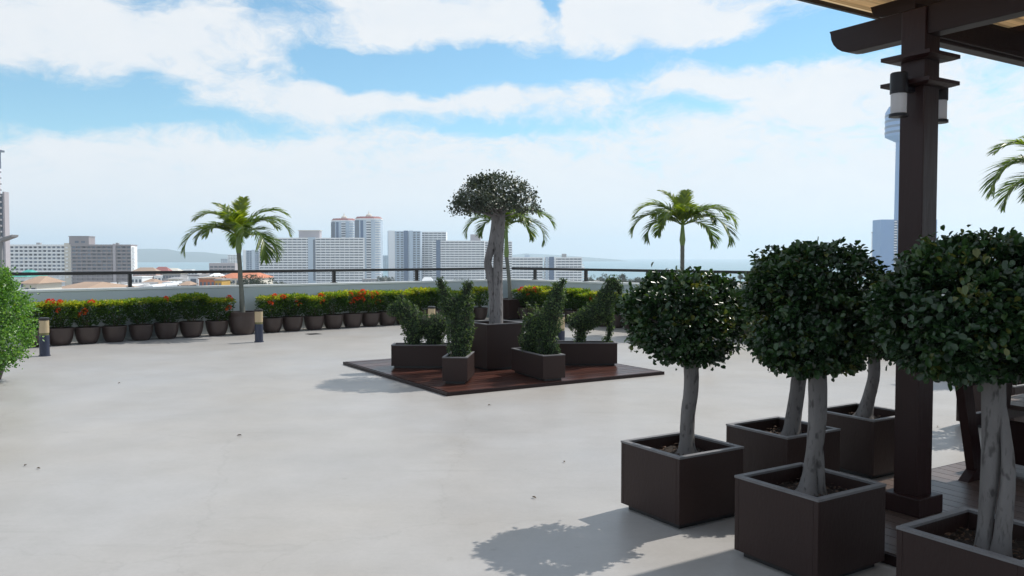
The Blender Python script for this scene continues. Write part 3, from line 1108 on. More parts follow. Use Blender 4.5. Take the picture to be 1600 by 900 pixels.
def pergola_post(x, y):
    p = MB().box(x - hs, x + hs, y - hs, y + hs, DZ + .001, 3.06).build('post', wood_dark, per, bevel=.006)
    MB().box(x - .122, x + .122, y - .122, y + .122, DZ, DZ + .11).build('plinth', wood_dark, p, bevel=.006)
    for z in (2.60, 2.755):
        m_ = MB()
        a, b, tt = .155, .12, .034
        v = [(-b, -b, z), (b, -b, z), (b, b, z), (-b, b, z), (-a, -a, z + .012), (a, -a, z + .012), (a, a, z + .012), (-a, a, z + .012),
             (-a, -a, z + tt), (a, -a, z + tt), (a, a, z + tt), (-a, a, z + tt)]
        m_.add([(x + q_[0], y + q_[1], q_[2]) for q_ in v], [(3, 2, 1, 0), (8, 9, 10, 11)] + [(k, (k + 1) % 4, 4 + (k + 1) % 4, 4 + k) for k in range(4)] + [(4 + k, 4 + (k + 1) % 4, 8 + (k + 1) % 4, 8 + k) for k in range(4)])
        m_.build('collar', wood_dark, p)


for x, y in ((0, 0), (3.6, 0), (0, -4.2), (3.6, -4.2)):
    pergola_post(x, y)
for x in (0, 3.6):
    MB().prism(beam_outline(-5.0, .60, 2.90, 3.065, .12), x - .055, x + .055, lambda a, b, t_: (t_, a, b)).build('main_beam', wood_dark_b, per, bevel=.004)
for y in (0.0, -4.2):
    m_ = MB().box(.056 if y == 0 else .056, 3.544, y - .04, y + .04, 2.885, 3.06)
    m_.box(.056, 3.544, y - .06, y - .041, 2.905, 2.94)
    m_.build('cross_beam', wood_dark_b, per, bevel=.004)
    MB().box(-.06, 5.0, y - .05 + .05, y + .05 + .05, 3.066, 3.1).build('purlin', wood_dark_b, per)
for x in [.09 + .62 * k for k in range(8)]:
    MB().prism(beam_outline(-5.0, .38, 3.101, 3.185, .07), x - .03, x + .03, lambda a, b, t_: (t_, a, b)).build('rafter', wood_dark_b, per)
m_ = MB()
y = -5.1
while y < .43:
    z = 3.188 + rnd.uniform(0, .002)
    m_.add([(-.8, y, z), (5.1, y, z), (5.1, y + .042, z + .0004), (-.8, y + .042, z + .0004)], [(0, 1, 2, 3)], rnd.random())
    y += .024
m_.build('roof_matting', mat_m, per)
m_ = MB().box(-.82, 5.12, .462, .487, 3.165, 3.205)
m_.box(-.82, -.801, -5.1, .461, 3.165, 3.205)
m_.build('eave_board', wood_dark_b, per)
m_ = MB()
x = .75
while x < 5.0:
    m_.box(x, x + .118, -5.05, -.12, 3.203, 3.222, tone=rnd.random())
    x += .12
m_.build('roof_board', board_m, per)
# boards fixed under the matting over the seating bay
m_ = MB()
y = -4.1
while y < -.3:
    m_.box(.75, 3.5, y, y + .118, 3.088, 3.0995, tone=rnd.random())
    y += .12
m_.build('ceiling_board', board_m, per)


def post_lamp(label, sgn):
    p = O + B * (.205 * sgn)
    t = thing('post_lamp', label, 'wall lamp', (p.x, p.y, 2.415), RZ, 'cylinder lamps on the pergola post')
    r = .049
    MB().lathe([(r, .135), (r, .25), (r - .006, .256), (.004, .257)], 28).build('housing', lampbody_m, t, smooth=True)
    MB().lathe([(r - .005, .02), (r - .005, .134)], 28).build('glass', glasslamp_m, t, smooth=True)
    MB().lathe([(r + .004, 0), (r + .004, .017), (r - .004, .0205)], 28).build('bottom_cap', lampbody_m, t, smooth=True)
    x0, x1 = sorted((-sgn * .045, -sgn * .128))
    MB().box(x0, x1, -.02, .02, .155, .182).build('bracket', lampbody_m, t)


post_lamp('dark cylinder lamp with frosted glass on the left side of the pergola post', -1)
post_lamp('dark cylinder lamp with frosted glass on the right side of the pergola post', 1)

# timber deck under the pergola
m_ = MB()
x = -.78
while x < 5.2:
    m_.box(x, x + .112, -6, .5, .03, DZ, tone=rnd.random())
    x += .118
M_ = Matrix.Translation(O) @ Matrix.Rotation(RZ, 4, 'Z')
dk = m_.build('deck', deck_m, None)
dk.matrix_world = M_
tag(dk, kind='structure')
m_ = MB().box(-.80, -.782, -6, .52, .003, DZ - .004)
m_.box(-.781, 5.2, .502, .52, .003, DZ - .004)
m_.box(-.78, 5.2, -6, .5, .003, .028)
ds = m_.build('deck_edge', wood_dark_b, None)
ds.matrix_world = M_
tag(ds, kind='structure')

# picnic table on the deck
tp = on_z(1522, 748, DZ)
inv2 = Matrix.Rotation(-RZ, 3, 'Z')
tl = inv2 @ (tp - O)
table = thing('picnic_table', 'dark brown wooden picnic table with attached bench behind the twin stemmed tree', 'picnic table', O + (Matrix.Rotation(RZ, 3, 'Z') @ Vector((tl.x, tl.y, DZ))), RZ)


def lean_bar(mb_, p0, p1, wx, wy):
    p0, p1 = Vector(p0), Vector(p1)
    mb_.add([(p.x + sx * wx, p.y + sy * wy, p.z) for p in (p0, p1) for sx, sy in ((-1, -1), (1, -1), (1, 1), (-1, 1))],
            [(3, 2, 1, 0), (4, 5, 6, 7)] + [(k, (k + 1) % 4, 4 + (k + 1) % 4, 4 + k) for k in range(4)])


for yy in (0.0, -1.3):
    for (xa, xb) in ((-.17, .02), (.38, .26)):
        m_ = MB()
        lean_bar(m_, (xb, yy, .02), (xa, yy, .72), .055, .03)
        lg = m_.build('leg', wood_dark, table)
        m_ = MB()
        m_.prism([(xb - .16, 0), (xb + .16, 0), (xb + .055, .075), (xb - .055, .075)], yy - .035, yy + .035, lambda a, b, t_: (a, t_, b))
        m_.build('foot', wood_dark, lg)
    MB().box(-.11, .33, yy - .029, yy + .029, .66, .72).build('cross_bar', wood_dark, table)
    MB().box(-.02, 1.06, yy + .032, yy + .075, .36, .44).build('bench_bearer', wood_dark, table)
m_ = MB()
for k in range(3):
    m_.box(-.12 + k * .156, -.12 + k * .156 + .15, -1.5, .2, .722, .757, tone=rnd.random())
m_.build('tabletop', deck_m, table)
m_ = MB()
for k in range(3):
    m_.box(.44 + k * .20, .44 + k * .20 + .193, -1.5, .2, .442, .475, tone=rnd.random())
m_.build('bench_seat', deck_m, table)
MB().box(.46, .485, -1.48, .18, .05, .355).build('bench_apron', wood_dark, table)
for k in range(3):
    MB().box(1.062, 1.087, -1.5, .2, .50 + .13 * k, .60 + .13 * k).build('back_slat', wood_dark, table)
for yy in (0.0, -1.3):
    MB().box(1.088, 1.13, yy - .03, yy + .03, 0.0, .9).build('back_post', wood_dark, table)

# ------------------------------------------------------------------ small things on the floor
dp = on_z(490, 522)
t = thing('floor_drain', 'small dark slotted drain grate in the floor below the flower pots', 'drain', (dp.x, dp.y, 0), angL)
m_ = MB()
for k in range(6):
    m_.box(-.11 + .037 * k, -.11 + .037 * k + .026, -.11, .11, .0045, .009)
m_.build('grate', steel_m, t)
MB().box(-.13, .13, -.13, .13, .001, .004).build('frame', blk_m, t)
for i, (px, py) in enumerate([(57, 733), (38, 729), (378, 681), (880, 722), (762, 634), (1268, 652), (188, 599), (831, 778), (1465, 668)]):
    p = on_z(px, py)
    V = leaf_arrays(np.array([[0, 0, .006]]), np.array([[math.cos(i * 1.7), math.sin(i * 1.7), .05]]), np.array([[0, 0, 1.]]), .03 + .008 * (i % 3), .016, .5, 'oval')
    labs = ['largest dry brown leaf fallen on the floor at the lower left', 'small dry leaf on the floor just left of the largest one', 'dry leaf on the open floor between the bush and the round trees',
            'dry leaf on the floor left of the nearest round tree planter', 'dry leaf on the floor just in front of the wooden platform', 'dry leaf on the floor near the half hidden planter',
            'dry leaf on the floor below the flower pots on the left', 'dry leaf on the floor nearest the tree shadow', 'dry leaf on the floor seen right of the pergola post']
    o = link('fallen_leaf', leaf_mesh('fallen_leaf', dry_m, V, np.array([rnd.random()])))
    o.location = (p.x, p.y, 0)
    tag(o, labs[i], 'leaf', 'dry leaves fallen on the terrace floor')

# ------------------------------------------------------------------ the town, the sea and the far shore
GZ = -35.0
white_m = pmat('white_facade', (0.86, 0.88, 0.89), 0.7, 0.05, .05)
cream_m = pmat('cream_facade', (0.66, 0.62, 0.54), 0.7, 0.08, .05)
mauve_m = pmat('mauve_facade', (0.30, 0.27, 0.28), 0.7, 0.08, .05)
mauve2_m = pmat('pale_mauve_facade', (0.42, 0.39, 0.41), 0.7, 0.08, .05)
glassf_m = pmat('dark_window_glass', (0.10, 0.13, 0.175), 0.3, 0.5, .12, tone=.75)
bluef_m = pmat('blue_glass_facade', (0.05, 0.11, 0.22), 0.3, 0.15, .05)
blue2_m = pmat('pale_blue_facade', (0.46, 0.56, 0.66), 0.5, 0.1, .05)
deep_m = pmat('blue_tower_facade', (0.15, 0.30, 0.55), 0.5, 0.08, .05)
redroof_m = pmat('red_roof', (0.30, 0.085, 0.075), 0.7, 0.2, .2)
orange_m = pmat('orange_roof', (0.50, 0.17, 0.08), 0.8, 0.25, .15)
tan_m = pmat('tan_roof', (0.36, 0.25, 0.18), 0.8, 0.3, .1)
pink_m = pmat('pink_brown_wall', (0.38, 0.25, 0.21), 0.8, 0.2, .1)
yellow_m = pmat('yellow_wall', (0.55, 0.33, 0.06), 0.8, 0.15, .1)
grey_mt = pmat('grey_concrete', (0.30, 0.30, 0.31), 0.8, 0.2, .1)
teal_m = pmat('teal_awning', (0.05, 0.34, 0.30), 0.6, 0.15, .3)

mb = MB()
mb.add([(x, y, -36.5) for x, y in ((-8800, -2800), (8800, -2800), (8800, 12300), (-8800, 12300))], [(0, 1, 2, 3)])
m, nt, b = nodes_of('sea_water')
b.inputs['Base Color'].default_value = (.07, .20, .24, 1)
b.inputs['Roughness'].default_value = .3
nz = nt.nodes.new('ShaderNodeTexNoise')
nz.inputs['Scale'].default_value = .06
nz.inputs['Detail'].default_value = 6
tc = nt.nodes.new('ShaderNodeTexCoord')
nt.links.new(tc.outputs['Object'], nz.inputs['Vector'])
bp = nt.nodes.new('ShaderNodeBump')
bp.inputs['Strength'].default_value = .5
bp.inputs['Distance'].default_value = 2.0
nt.links.new(nz.outputs['Fac'], bp.inputs['Height'])
nt.links.new(bp.outputs['Normal'], b.inputs['Normal'])
tag(mb.build('sea', m), kind='structure')

ground_m = pmat('town_ground', (0.31, 0.30, 0.28), 0.9, 0.4, .03)
mb = MB()
gp = [(-8000, -2500), (8000, -2500), (6000, 900), (2500, 1000), (900, 1080), (500, 1150), (150, 1300), (-300, 1500), (-700, 2200), (-1500, 2500), (-8000, 3500)]
mb.add([(x, y, GZ) for x, y in gp] + [(x, y, -36.4) for x, y in gp],
       [tuple(range(len(gp)))] + [(i, i + len(gp), (i + 1) % len(gp) + len(gp), (i + 1) % len(gp)) for i in range(len(gp))])
tag(mb.build('town_ground', ground_m), kind='structure')

hill_m = pmat('wooded_hill', (0.035, 0.065, 0.05), 0.9, 0.3, .01)


def hills(name, Y, prof, depth):
    """ridge seen across the bay: rounded in depth"""
    v, f = [], []
    n = len(prof)
    for j, (fy, fz) in enumerate(((-.5, 0), (-.3, .55), (0, 1), (.4, .6), (.6, 0))):
        for px, py in prof:
            base = -36.2
            zt = at_y(px, py, Y).z
            v.append(((px - 800) / F * Y, Y + fy * depth, base + (zt - base) * fz))
    for j in range(4):
        for i in range(n - 1):
            f.append((j * n + i, j * n + i + 1, (j + 1) * n + i + 1, (j + 1) * n + i))
    o = MB().add(v, f).build(name, hill_m, None, smooth=True)
    tag(o, kind='structure')


prof = [(120, 402), (160, 397), (190, 392), (210, 389), (235, 388.5), (262, 389), (280, 394), (300, 393.5), (320, 394), (345, 397), (380, 399), (420, 404)]
hills('hills', 6200, prof, 1200)
hills('hills', 7600, [(700, 404), (760, 401), (800, 398), (822, 396), (845, 397), (880, 399), (905, 401), (960, 405)], 1800)


def wx(px, Y):
    return (px - 800) / F * Y


def wz(py, Y):
    return at_y(800, py, Y).z


def box_part(name, mat, parent, x0, x1, y0, y1, z0, z1):
    return MB().box(x0, x1, y0, y1, z0, z1, tone=.5).build(name, mat, parent)


def block(name, label, px0, px1, pyt, Y, fh=3.0, depth=18, band=.48, wallm=white_m, recess=glassf_m, bays=12, rz=0.0, fin=.5, out=1.3, zmin=-32, roofh=1.4, cols=(), windows=False, endm=None, group=None, fint=True):
    X0, X1 = wx(px0, Y), wx(px1, Y)
    zt = wz(pyt, Y)
    wd = X1 - X0
    t = thing(name, label, 'building', ((X0 + X1) / 2, Y, GZ), rz, group)
    H = zt - GZ
    hw = wd / 2
    box_part('wall', recess if not windows else wallm, t, -hw + .3, hw - .3, out, depth, 0, H - .3)
    nfl = int((zt - zmin) / fh)
    for k in range(nfl):
        z1 = H - roofh - k * fh - (fh * (1 - band))
        box_part('balcony', wallm, t, -hw, hw, 0, out - .05, z1 - fh * band, z1)
    if fint:
        for k in range(bays + 1):
            x = -hw + wd * k / bays
            x0, x1 = max(-hw + .02, x - fin / 2), min(hw - .02, x + fin / 2)
            box_part('partition', wallm, t, x0, x1, .12, out - .02, H - roofh - nfl * fh, H - roofh)
    box_part('roof', wallm, t, -hw - .1, hw + .1, -.1, depth + .1, H - roofh, H)
    for sx in (-1, 1):
        xa, xb = sorted((sx * (hw - .28), sx * (hw + .12)))
        box_part('end_wall', endm or wallm, t, xa, xb, .2, depth - .2, 0, H - roofh - .02)
    for (c0, c1, mm, pr_) in cols:
        box_part('stair_tower', mm, t, -hw + wd * c0, -hw + wd * c1, -.5 - pr_, out, 0, H + .6)
    if windows:
        for k in range(nfl):
            if k * bays >= 96:
                break
            z1 = H - roofh - k * fh - .15
            for j in range(bays):
                x = -hw + wd * (j + .5) / bays
                ww = wd / bays * .31
                MB().box(x - ww, x + ww, out - .12, out + .4, z1 - fh * (1 - band) + .2, z1, tone=rnd.random()).build('window', glassf_m, t)
    return t, hw, H


# left pair of big blocks
t, hw, H = block('apartment_block', 'white apartment block with rows of dark windows, leftmost of the far blocks', 16, 101, 382, 690, 3.05, 16, .42, white_m, bays=12, windows=True, rz=.05, cols=())
box_part('end_bay', cream_m, t, hw + .2, hw + 6.6, -1.5, 15, 0, H + 1.2)
for k in range(9):
    box_part('end_balcony', white_m, t, hw + 1.6, hw + 3.4, -2.4, -1.52, H - 3.2 - k * 3.05, H - 2.1 - k * 3.05)
box_part('roof_tank', grey_mt, t, -3, 0, 5, 8, H + .01, H + 1.6)
t, hw, H = block('apartment_block', 'mauve brown apartment block with square windows next to the white block', 114, 203, 382, 690, 2.95, 16, .42, mauve_m, bays=12, windows=True, rz=.12, endm=white_m, cols=((.70, .745, mauve2_m, .2),))
box_part('roof_house', mauve_m, t, -hw - 1.5, -hw + 14, .5, 14, H + .02, H + 6.5)
box_part('roof_slab', grey_mt, t, -hw - 2, -hw + 14.5, 0, 14.5, H + 6.51, H + 7.0)
for k in range(2):
    box_part('roof_window', glassf_m, t, -hw + 3 + k * 5, -hw + 6 + k * 5, .35, .49, H + 1.2, H + 3.0)
box_part('roof_tank', grey_mt, t, 10, 12, 5, 8, H + .01, H + 1.5)
for k in range(10):
    box_part('end_balcony', white_m, t, hw + .13, hw + 1.6, 2, 9, H - 3.2 - k * 2.95, H - 2.0 - k * 2.95)

# long white slab in the middle left
t, hw, H = block('hotel_slab', 'long white slab block with continuous balconies left of the twin towers', 405, 568, 371.5, 990, 3.05, 20, .52, white_m, bays=22, cols=((.47, .54, blue2_m, .0), ), fin=.35)
box_part('stair_window', glassf_m, t, -hw * 0 + 2.4, 5, -.75, -.55, 8, H - 2)
box_part('roof_house', mauve2_m, t, -hw + 46, -hw + 71, 6, 16, H + .02, H + 8.5)
box_part('roof_slab', cream_m, t, -hw + 45, -hw + 72, 5, 17, H + 8.51, H + 9.2)


def twin_tower(label, px0, px1, pyt, Y, nb):
    X0, X1 = wx(px0, Y), wx(px1, Y)
    zt = wz(pyt, Y)
    t = thing('tower_block', label, 'tower', ((X0 + X1) / 2, Y, GZ), 0.0, 'red roofed twin towers')
    w = (X1 - X0) / 2
    H = zt - GZ
    ol = [(-w, 6), (-w * .55, 0), (w * .55, 0), (w, 6), (w, 22), (w * .5, 27), (-w * .5, 27), (-w, 22)]
    MB().prism(ol, 0, H - 5, lambda a, b_, c_: (a, b_, c_)).build('wall', blue2_m, t)
    MB().prism([(a * 1.04, (b_ - 13) * 1.04 + 13) for a, b_ in ol], H - 4.98, H - 3.6, lambda a, b_, c_: (a, b_, c_)).build('cornice', white_m, t)
    rf = MB()
    n = len(ol)
    rf.add([(a * 1.0, (b_ - 13) + 13, H - 3.58) for a, b_ in ol] + [(a * .86, (b_ - 13) * .86 + 13, H - 1.2) for a, b_ in ol], [tuple(range(n - 1, -1, -1)), tuple(range(n, 2 * n))] + [(k, (k + 1) % n, n + (k + 1) % n, n + k) for k in range(n)])
    ro = rf.build('roof', redroof_m, t)
    MB().lathe([(4, H - 1.19), (3.4, H + 1.2), (.6, H + 3), (.25, H + 6)], 8, c=(0, 13, 0)).build('finial', cream_m, ro)
    nfl = int((zt - 5 + 31) / 3.0)
    for k in range(nfl):
        z1 = H - 6.2 - k * 3.0
        for (xa, xb, mm) in ((-w * .05, w * .30, white_m), (w * .56, w * .98, white_m)):
            y_ = -1.2 if xb < w * .56 else .8
            MB().box(xa, xb, y_, y_ + 1.1 if xb < w * .56 else 6, z1 - 1.15, z1).build('balcony', mm, t)
        MB().box(-w * .05, w * .30, -.12, -.02, z1 - 2.9, z1 - 1.3).build('window', glassf_m, t)
    MB().box(-w * .52, -w * .30, -.2, -.02, 4, H - 6).build('window_strip', bluef_m, t)
    MB().box(-w * .98, -w * .62, 1.2, 5.2, 4, H - 6).build('dark_side', glassf_m, t)
    return t


twin_tower('white tower with a red roof, left and lower one of the twin towers', 517, 553, 339.5, 1040, 1)
twin_tower('white tower with a red roof, right and taller one of the twin towers', 554, 594, 336.5, 1000, 1)

# glassy complex
t, hw, H = block('apartment_tower', 'pale blue stepped tower complex in the middle, left part with vertical fins', 606, 657, 361, 1090, 3.0, 22, .45, blue2_m, bays=8, cols=((.02, .22, white_m, -.2), (.50, .62, bluef_m, .6), (.66, .78, blue2_m, 1.5)), fin=1.6)
t, hw, H = block('apartment_tower', 'pale tower just right of the stepped blue tower, with white balconies', 650, 697, 362, 1120, 3.0, 22, .5, white_m, bays=7, cols=((.02, .2, blue2_m, .4), ), fin=.6)
t, hw, H = block('hotel_slab', 'wide white balcony block with a dark left stripe, left of the grey trunk', 676, 757, 376, 1050, 3.0, 20, .52, white_m, bays=12, cols=((.07, .15, bluef_m, .3), ), fin=.35)
box_part('roof_house', mauve2_m, t, hw - 18, hw - 5, 5, 14, H + .02, H + 8)
t, hw, H = block('hotel_slab', 'white balcony block mostly hidden behind the grey trunk of the umbrella crowned tree', 755, 800, 377, 1080, 3.0, 20, .52, white_m, bays=6, fin=.35)
t, hw, H = block('stepped_hotel', 'low white balcony block seen just right of the corner palm', 800, 848, 402, 960, 3.05, 20, .52, white_m, bays=8, fin=.35)
box_part('roof_house', blue2_m, t, -3, 3, 5, 12, H + .02, H + 3.2)
for k in range(7):
    box_part('terrace_step', white_m, t, hw + .2, hw + 1 + k * 1.1, 2, 16, H - 9 - k * 3.05 - 1.5, H - 9 - k * 3.05)
t, hw, H = block('stepped_hotel', 'low white balcony block with stepped right end, rightmost of the hotels', 851, 909, 402, 960, 3.05, 20, .52, white_m, bays=9, fin=.35, cols=((.02, .10, blue2_m, .5), (.12, .25, bluef_m, -.2), (.26, .30, white_m, .6)))
box_part('roof_house', grey_mt, t, -1, 4, 5, 12, H + .02, H + 4.0)
for k in range(9):
    box_part('terrace_step', white_m, t, hw + .2, hw + .8 + k * 1.5, 2, 16, H - 5 - k * 3.05 - 1.5, H - 5 - k * 3.05)

# hazy far towers
for (px0, px1, pyt, Y, lab) in ((596, 612, 399, 2300, 'faint hazy block in the gap right of the twin towers'), (356, 372, 398, 1900, 'faint white block behind the left palm trunk'),
                               (345, 356, 404, 2000, 'faint low block left of the left palm trunk')):
    t, hw, H = block('far_block', lab, px0, px1, pyt, Y, 3.2, 20, .5, blue2_m if px0 != 356 else white_m, bays=4)
t, hw, H = block('glass_tower', 'blue glass tower seen between the left palm trunk and its fronds', 380, 405, 391, 1300, 3.2, 20, .3, blue2_m, bays=5, cols=((.02, .18, white_m, .2), (.55, .75, blue2_m, .5)), recess=bluef_m)
t, hw, H = block('city_block', 'grey mauve low building with dark flat roof left of the left palm trunk', 327, 367, 411, 800, 3.0, 20, .5, mauve2_m, bays=6, roofh=3.0)

# left edge tower with dark balconies
X0, X1 = wx(-60, 420), wx(-2, 420)
t = thing('high_rise', 'tall cream tower cut by the left edge, with dark balcony stack', 'tower', (0, 420, GZ))
H = wz(262, 420) - GZ
box_part('wall', cream_m, t, X0, X1, 0, 3, 0, H)
box_part('side_wing', mauve2_m, t, X1 + 1.42, X1 + 2.4, 2.2, 6, 0, wz(299, 420) - GZ)
box_part('slot', glassf_m, t, X1 + .01, X1 + 1.4, 2, 5, 0, wz(299, 420) - GZ - 1)
for k in range(22):
    box_part('balcony', grey_mt, t, X1 + .02, X1 + 1.3, .3, 1.9, H - 2.5 - k * 3.0, H - 1.6 - k * 3.0)
box_part('roof_arm', glassf_m, t, X0, X1 + .7, 2, 6, wz(236, 420) - GZ, wz(233, 420) - GZ)
box_part('mast', glassf_m, t, X1 - 1.6, X1 - .6, 3, 5, H, wz(236, 420) - GZ - .01)

# needle tower and its foot building at right, behind the post
Y = 1150
t = thing('observation_tower', 'tall blue grey observation tower with banded pod behind the pergola post', 'tower', (wx(1414, Y), Y, GZ))
sh = wz(222, Y) - GZ
MB().lathe([(15.5, 0), (15, sh * .5), (14.5, sh + .5)], 24).build('shaft', deep_m, t, smooth=True)
pz = wz(213, Y) - GZ
pt = wz(166, Y) - GZ
MB().lathe([(15, sh + .51), (28.5, pz), (28.5, pt - 8), (24, pt), (10, pt + 3)], 32).build('pod', deep_m, t, smooth=True)
for k in range(4):
    z = pz + 3 + k * (pt - pz - 10) / 4
    MB().lathe([(28.9, z), (28.9, z + 3.2)], 32).build('window_band', bluef_m, t, smooth=True)
MB().lathe([(4, pt + 3.01), (3, pt + 26), (.6, pt + 60)], 12).build('mast', deep_m, t, smooth=True)
t = thing('tower_hotel', 'blue glass high rise at the foot of the observation tower behind the pergola post', 'building', (wx(1414, 1050), 1050, GZ))
H = wz(343, 1050) - GZ
x0, x1 = wx(1375, 1050) - wx(1414, 1050), wx(1464, 1050) - wx(1414, 1050)
box_part('wall', deep_m, t, x0, x0 + 17, 0, 24, 0, H)
box_part('wing', deep_m, t, x0 + 22, x1, 2, 26, 0, H)
box_part('core', bluef_m, t, x0 + 17.02, x0 + 21.98, 1.5, 20, 0, H - 1)
for k in range(24):
    box_part('balcony', white_m, t, x0 + 17.04, x0 + 20.0 + (k % 2) * .6, -.6, 1.45, H - 3 - k * 3.3, H - 1.9 - k * 3.3)
t = thing('flag_pole', 'thin pale mast standing left of the blue high rise', 'mast', (wx(1361.5, 900), 900, GZ))
MB().lathe([(.9, 0), (.7, 20), (.45, wz(364, 900) - GZ)], 8).build('pole', white_m, t, smooth=True)
MB().lathe([(1.0, wz(364, 900) - GZ), (1.0, wz(363, 900) - GZ)], 8).build('cap', grey_mt, t, smooth=True)


def house(label, px0, px1, pyt, Y, wallm, roofm, h=None, hip=.0, wins=4, floors=2, depth=None, name='town_house'):
    X0, X1 = wx(px0, Y), wx(px1, Y)
    zt = wz(pyt, Y)
    t = thing(name, label, 'building', ((X0 + X1) / 2, Y, GZ), rnd.uniform(-.15, .15))
    hw = (X1 - X0) / 2
    H = zt - GZ
    dp_ = depth or max(10, hw * 1.2)
    rh = hip if hip else .5
    box_part('wall', wallm, t, -hw, hw, 0, dp_, 0, H - rh - .02)
    if hip:
        e = .8
        MB().add([(-hw - e, -e, H - rh), (hw + e, -e, H - rh), (hw + e, dp_ + e, H - rh), (-hw - e, dp_ + e, H - rh), (-hw * .55, dp_ * .5, H), (hw * .55, dp_ * .5, H)],
                 [(3, 2, 1, 0), (0, 1, 5, 4), (1, 2, 5), (2, 3, 4, 5), (3, 0, 4)]).build('roof', roofm, t)
    else:
        box_part('roof', roofm, t, -hw - .3, hw + .3, -.3, dp_ + .3, H - rh, H)
    for k in range(floors):
        for j in range(wins):
            x = -hw + 2 * hw * (j + .5) / wins
            ww = hw / wins * .55
            z1 = H - rh - 1.0 - 3.1 * k
            box_part('window', glassf_m, t, x - ww, x + ww, -.12, .3, z1 - 1.5, z1)
    return t
    return t


house('tan gabled house behind the top of the bright green bush', 36, 57, 432, 180, cream_m, tan_m, hip=1.5, wins=2, floors=1)
house('wide low building with a big tan roof below the white apartment block', 58, 118, 443, 210, cream_m, tan_m, hip=2.2, wins=6, floors=1, depth=30)
house('low building with a sandy roof below the mauve apartment block', 120, 168, 445, 230, white_m, tan_m, hip=1.8, wins=5, floors=1, depth=16)
house('small teal roofed kiosk just above the bright green bush', 24, 38, 422, 200, white_m, teal_m, hip=1.6, wins=2, floors=1)
house('white low house right of the sandy roof', 172, 190, 443.5, 260, white_m, grey_mt, wins=3, floors=1)
house('small white house just right of the first railing post', 208, 224, 442, 320, white_m, grey_mt, wins=3, floors=1)
house('pink brown hotel with orange roof nearest the mauve block', 208, 243, 418, 640, pink_m, tan_m, hip=3, wins=7, floors=4)
house('brown roofed hotel behind the railing between the mauve block and the palm', 240, 262, 417, 700, pink_m, redroof_m, hip=3.5, wins=5, floors=4)
house('grey flat roofed building with pale bands left of the white box building', 254, 282, 427, 480, grey_mt, cream_m, wins=6, floors=4)
house('tan hotel with pale roof in the row toward the sea', 258, 278, 419, 760, tan_m, cream_m, hip=2.5, wins=5, floors=3)
house('plain white box building left of the orange fronted building', 294, 310, 429, 300, white_m, grey_mt, wins=1, floors=1)
house('orange and yellow fronted building with square openings', 311, 335, 434, 290, orange_m, tan_m, wins=4, floors=2)
house('bright yellow house right of the orange fronted building', 335.5, 346, 436, 290, yellow_m, grey_mt, wins=2, floors=2)
house('long building with a large orange roof behind the left palm trunk', 341, 402, 425, 420, cream_m, orange_m, hip=3.2, wins=9, floors=1, depth=26)
house('white domed roof building left of the large orange roof', 327, 340, 427, 430, white_m, white_m, hip=1.5, wins=3, floors=1)
house('small grey house in front of the white box building', 282, 293, 440, 280, grey_mt, tan_m, hip=1.2, wins=2, floors=1)
house('small white house below the pink brown hotel', 228, 243, 441, 330, white_m, tan_m, hip=1.2, wins=3, floors=1)
house('white house with brown roof below the brown roofed hotel', 244, 256, 439, 340, cream_m, pink_m, hip=1.4, wins=2, floors=1)
house('low white pavilion with a pointed roof below the blue tower complex', 657, 677, 433, 700, white_m, white_m, hip=6, wins=4, floors=1)
house('low grey building at the foot of the twin towers', 566, 590, 436, 800, grey_mt, grey_mt, wins=5, floors=1)


for i, (px, py, Y, ww, kind) in enumerate([(213, 432, 420, 9, 0), (231, 436, 380, 7, 1), (249, 431, 520, 8, 0), (262, 441, 300, 7, 0), (270, 433, 460, 8, 2), (280, 431, 600, 7, 0), (287, 436, 380, 6, 2), (252, 444, 260, 7, 0),
                                          (216, 445, 240, 6, 2), (232, 446, 235, 5, 0), (198, 445, 240, 7, 0), (156, 443, 300, 6, 0), (184, 441, 340, 6, 2), (301, 424, 900, 8, 0), (315, 424, 950, 7, 1), (292, 421, 1000, 8, 0), (270, 425, 880, 7, 0), (222, 424, 800, 8, 0), (148, 446, 236, 5, 0)]):
    o = house(['small white flat roofed house in the low town under the left railing', 'small brown roofed house in the low town under the left railing', 'small grey roofed house in the low town under the left railing'][kind],
              px - ww, px + ww, py, Y, [white_m, pink_m, cream_m][kind], [white_m, tan_m, grey_mt][kind], hip=[0, 1.5, 1.0][kind], wins=3, floors=2)
    o['group'] = 'small houses of the low town on the left'


# distant trees
def far_tree(px, pyt, Y, w, label, palm_=False, group=None):
    zt = wz(pyt, Y)
    t = thing('tree' if not palm_ else 'palm_tree', label, 'tree', (wx(px, Y), Y, GZ), 0, group)
    H = zt - GZ
    if palm_:
        MB().tube([(0, 0, 0), (.3, 0, H * .6), (.5, 0, H - 1.5)], [.35, .25, .2], 7).build('trunk', twig_m, t)
        n = 260
        d = rand_dirs(n)
        P = np.array([.5, 0, H - 1.7]) + d * np.array([.3, .3, .3])
        V = leaf_arrays(P, d * np.array([1, 1, .8]) + np.array([0, 0, .15]), np.array([0, 0, 1.]) + rand_dirs(n) * .3, rng.uniform(1.2, 2.2, n), .28, .2, 'oval')
        link('crown', leaf_mesh('crown', far_m, V, rng.random(n)), t)
        return
    MB().tube([(0, 0, 0), (.2, 0, H * .5), (.1, .1, H - w * .6)], [.5, .4, .2], 7).build('trunk', twig_m, t)
    hc = min(H * .55, w * 1.5)
    Vs, Ts = [], []
    for k in range(5):
        off = rng.normal(size=3) * np.array([w * .28, w * .28, hc * .2])
        V, T, _ = crown((off[0], off[1], H - hc * .40 + off[2] * .5 - .12 * hc * (k > 0)), (w * .34, w * .34, hc * .36), 26, 16, .7, spread=.5, shape='oval')
        Vs.append(V)
        Ts.append(T)
    link('crown', leaf_mesh('crown', far_m, np.concatenate(Vs), np.concatenate(Ts)), t)


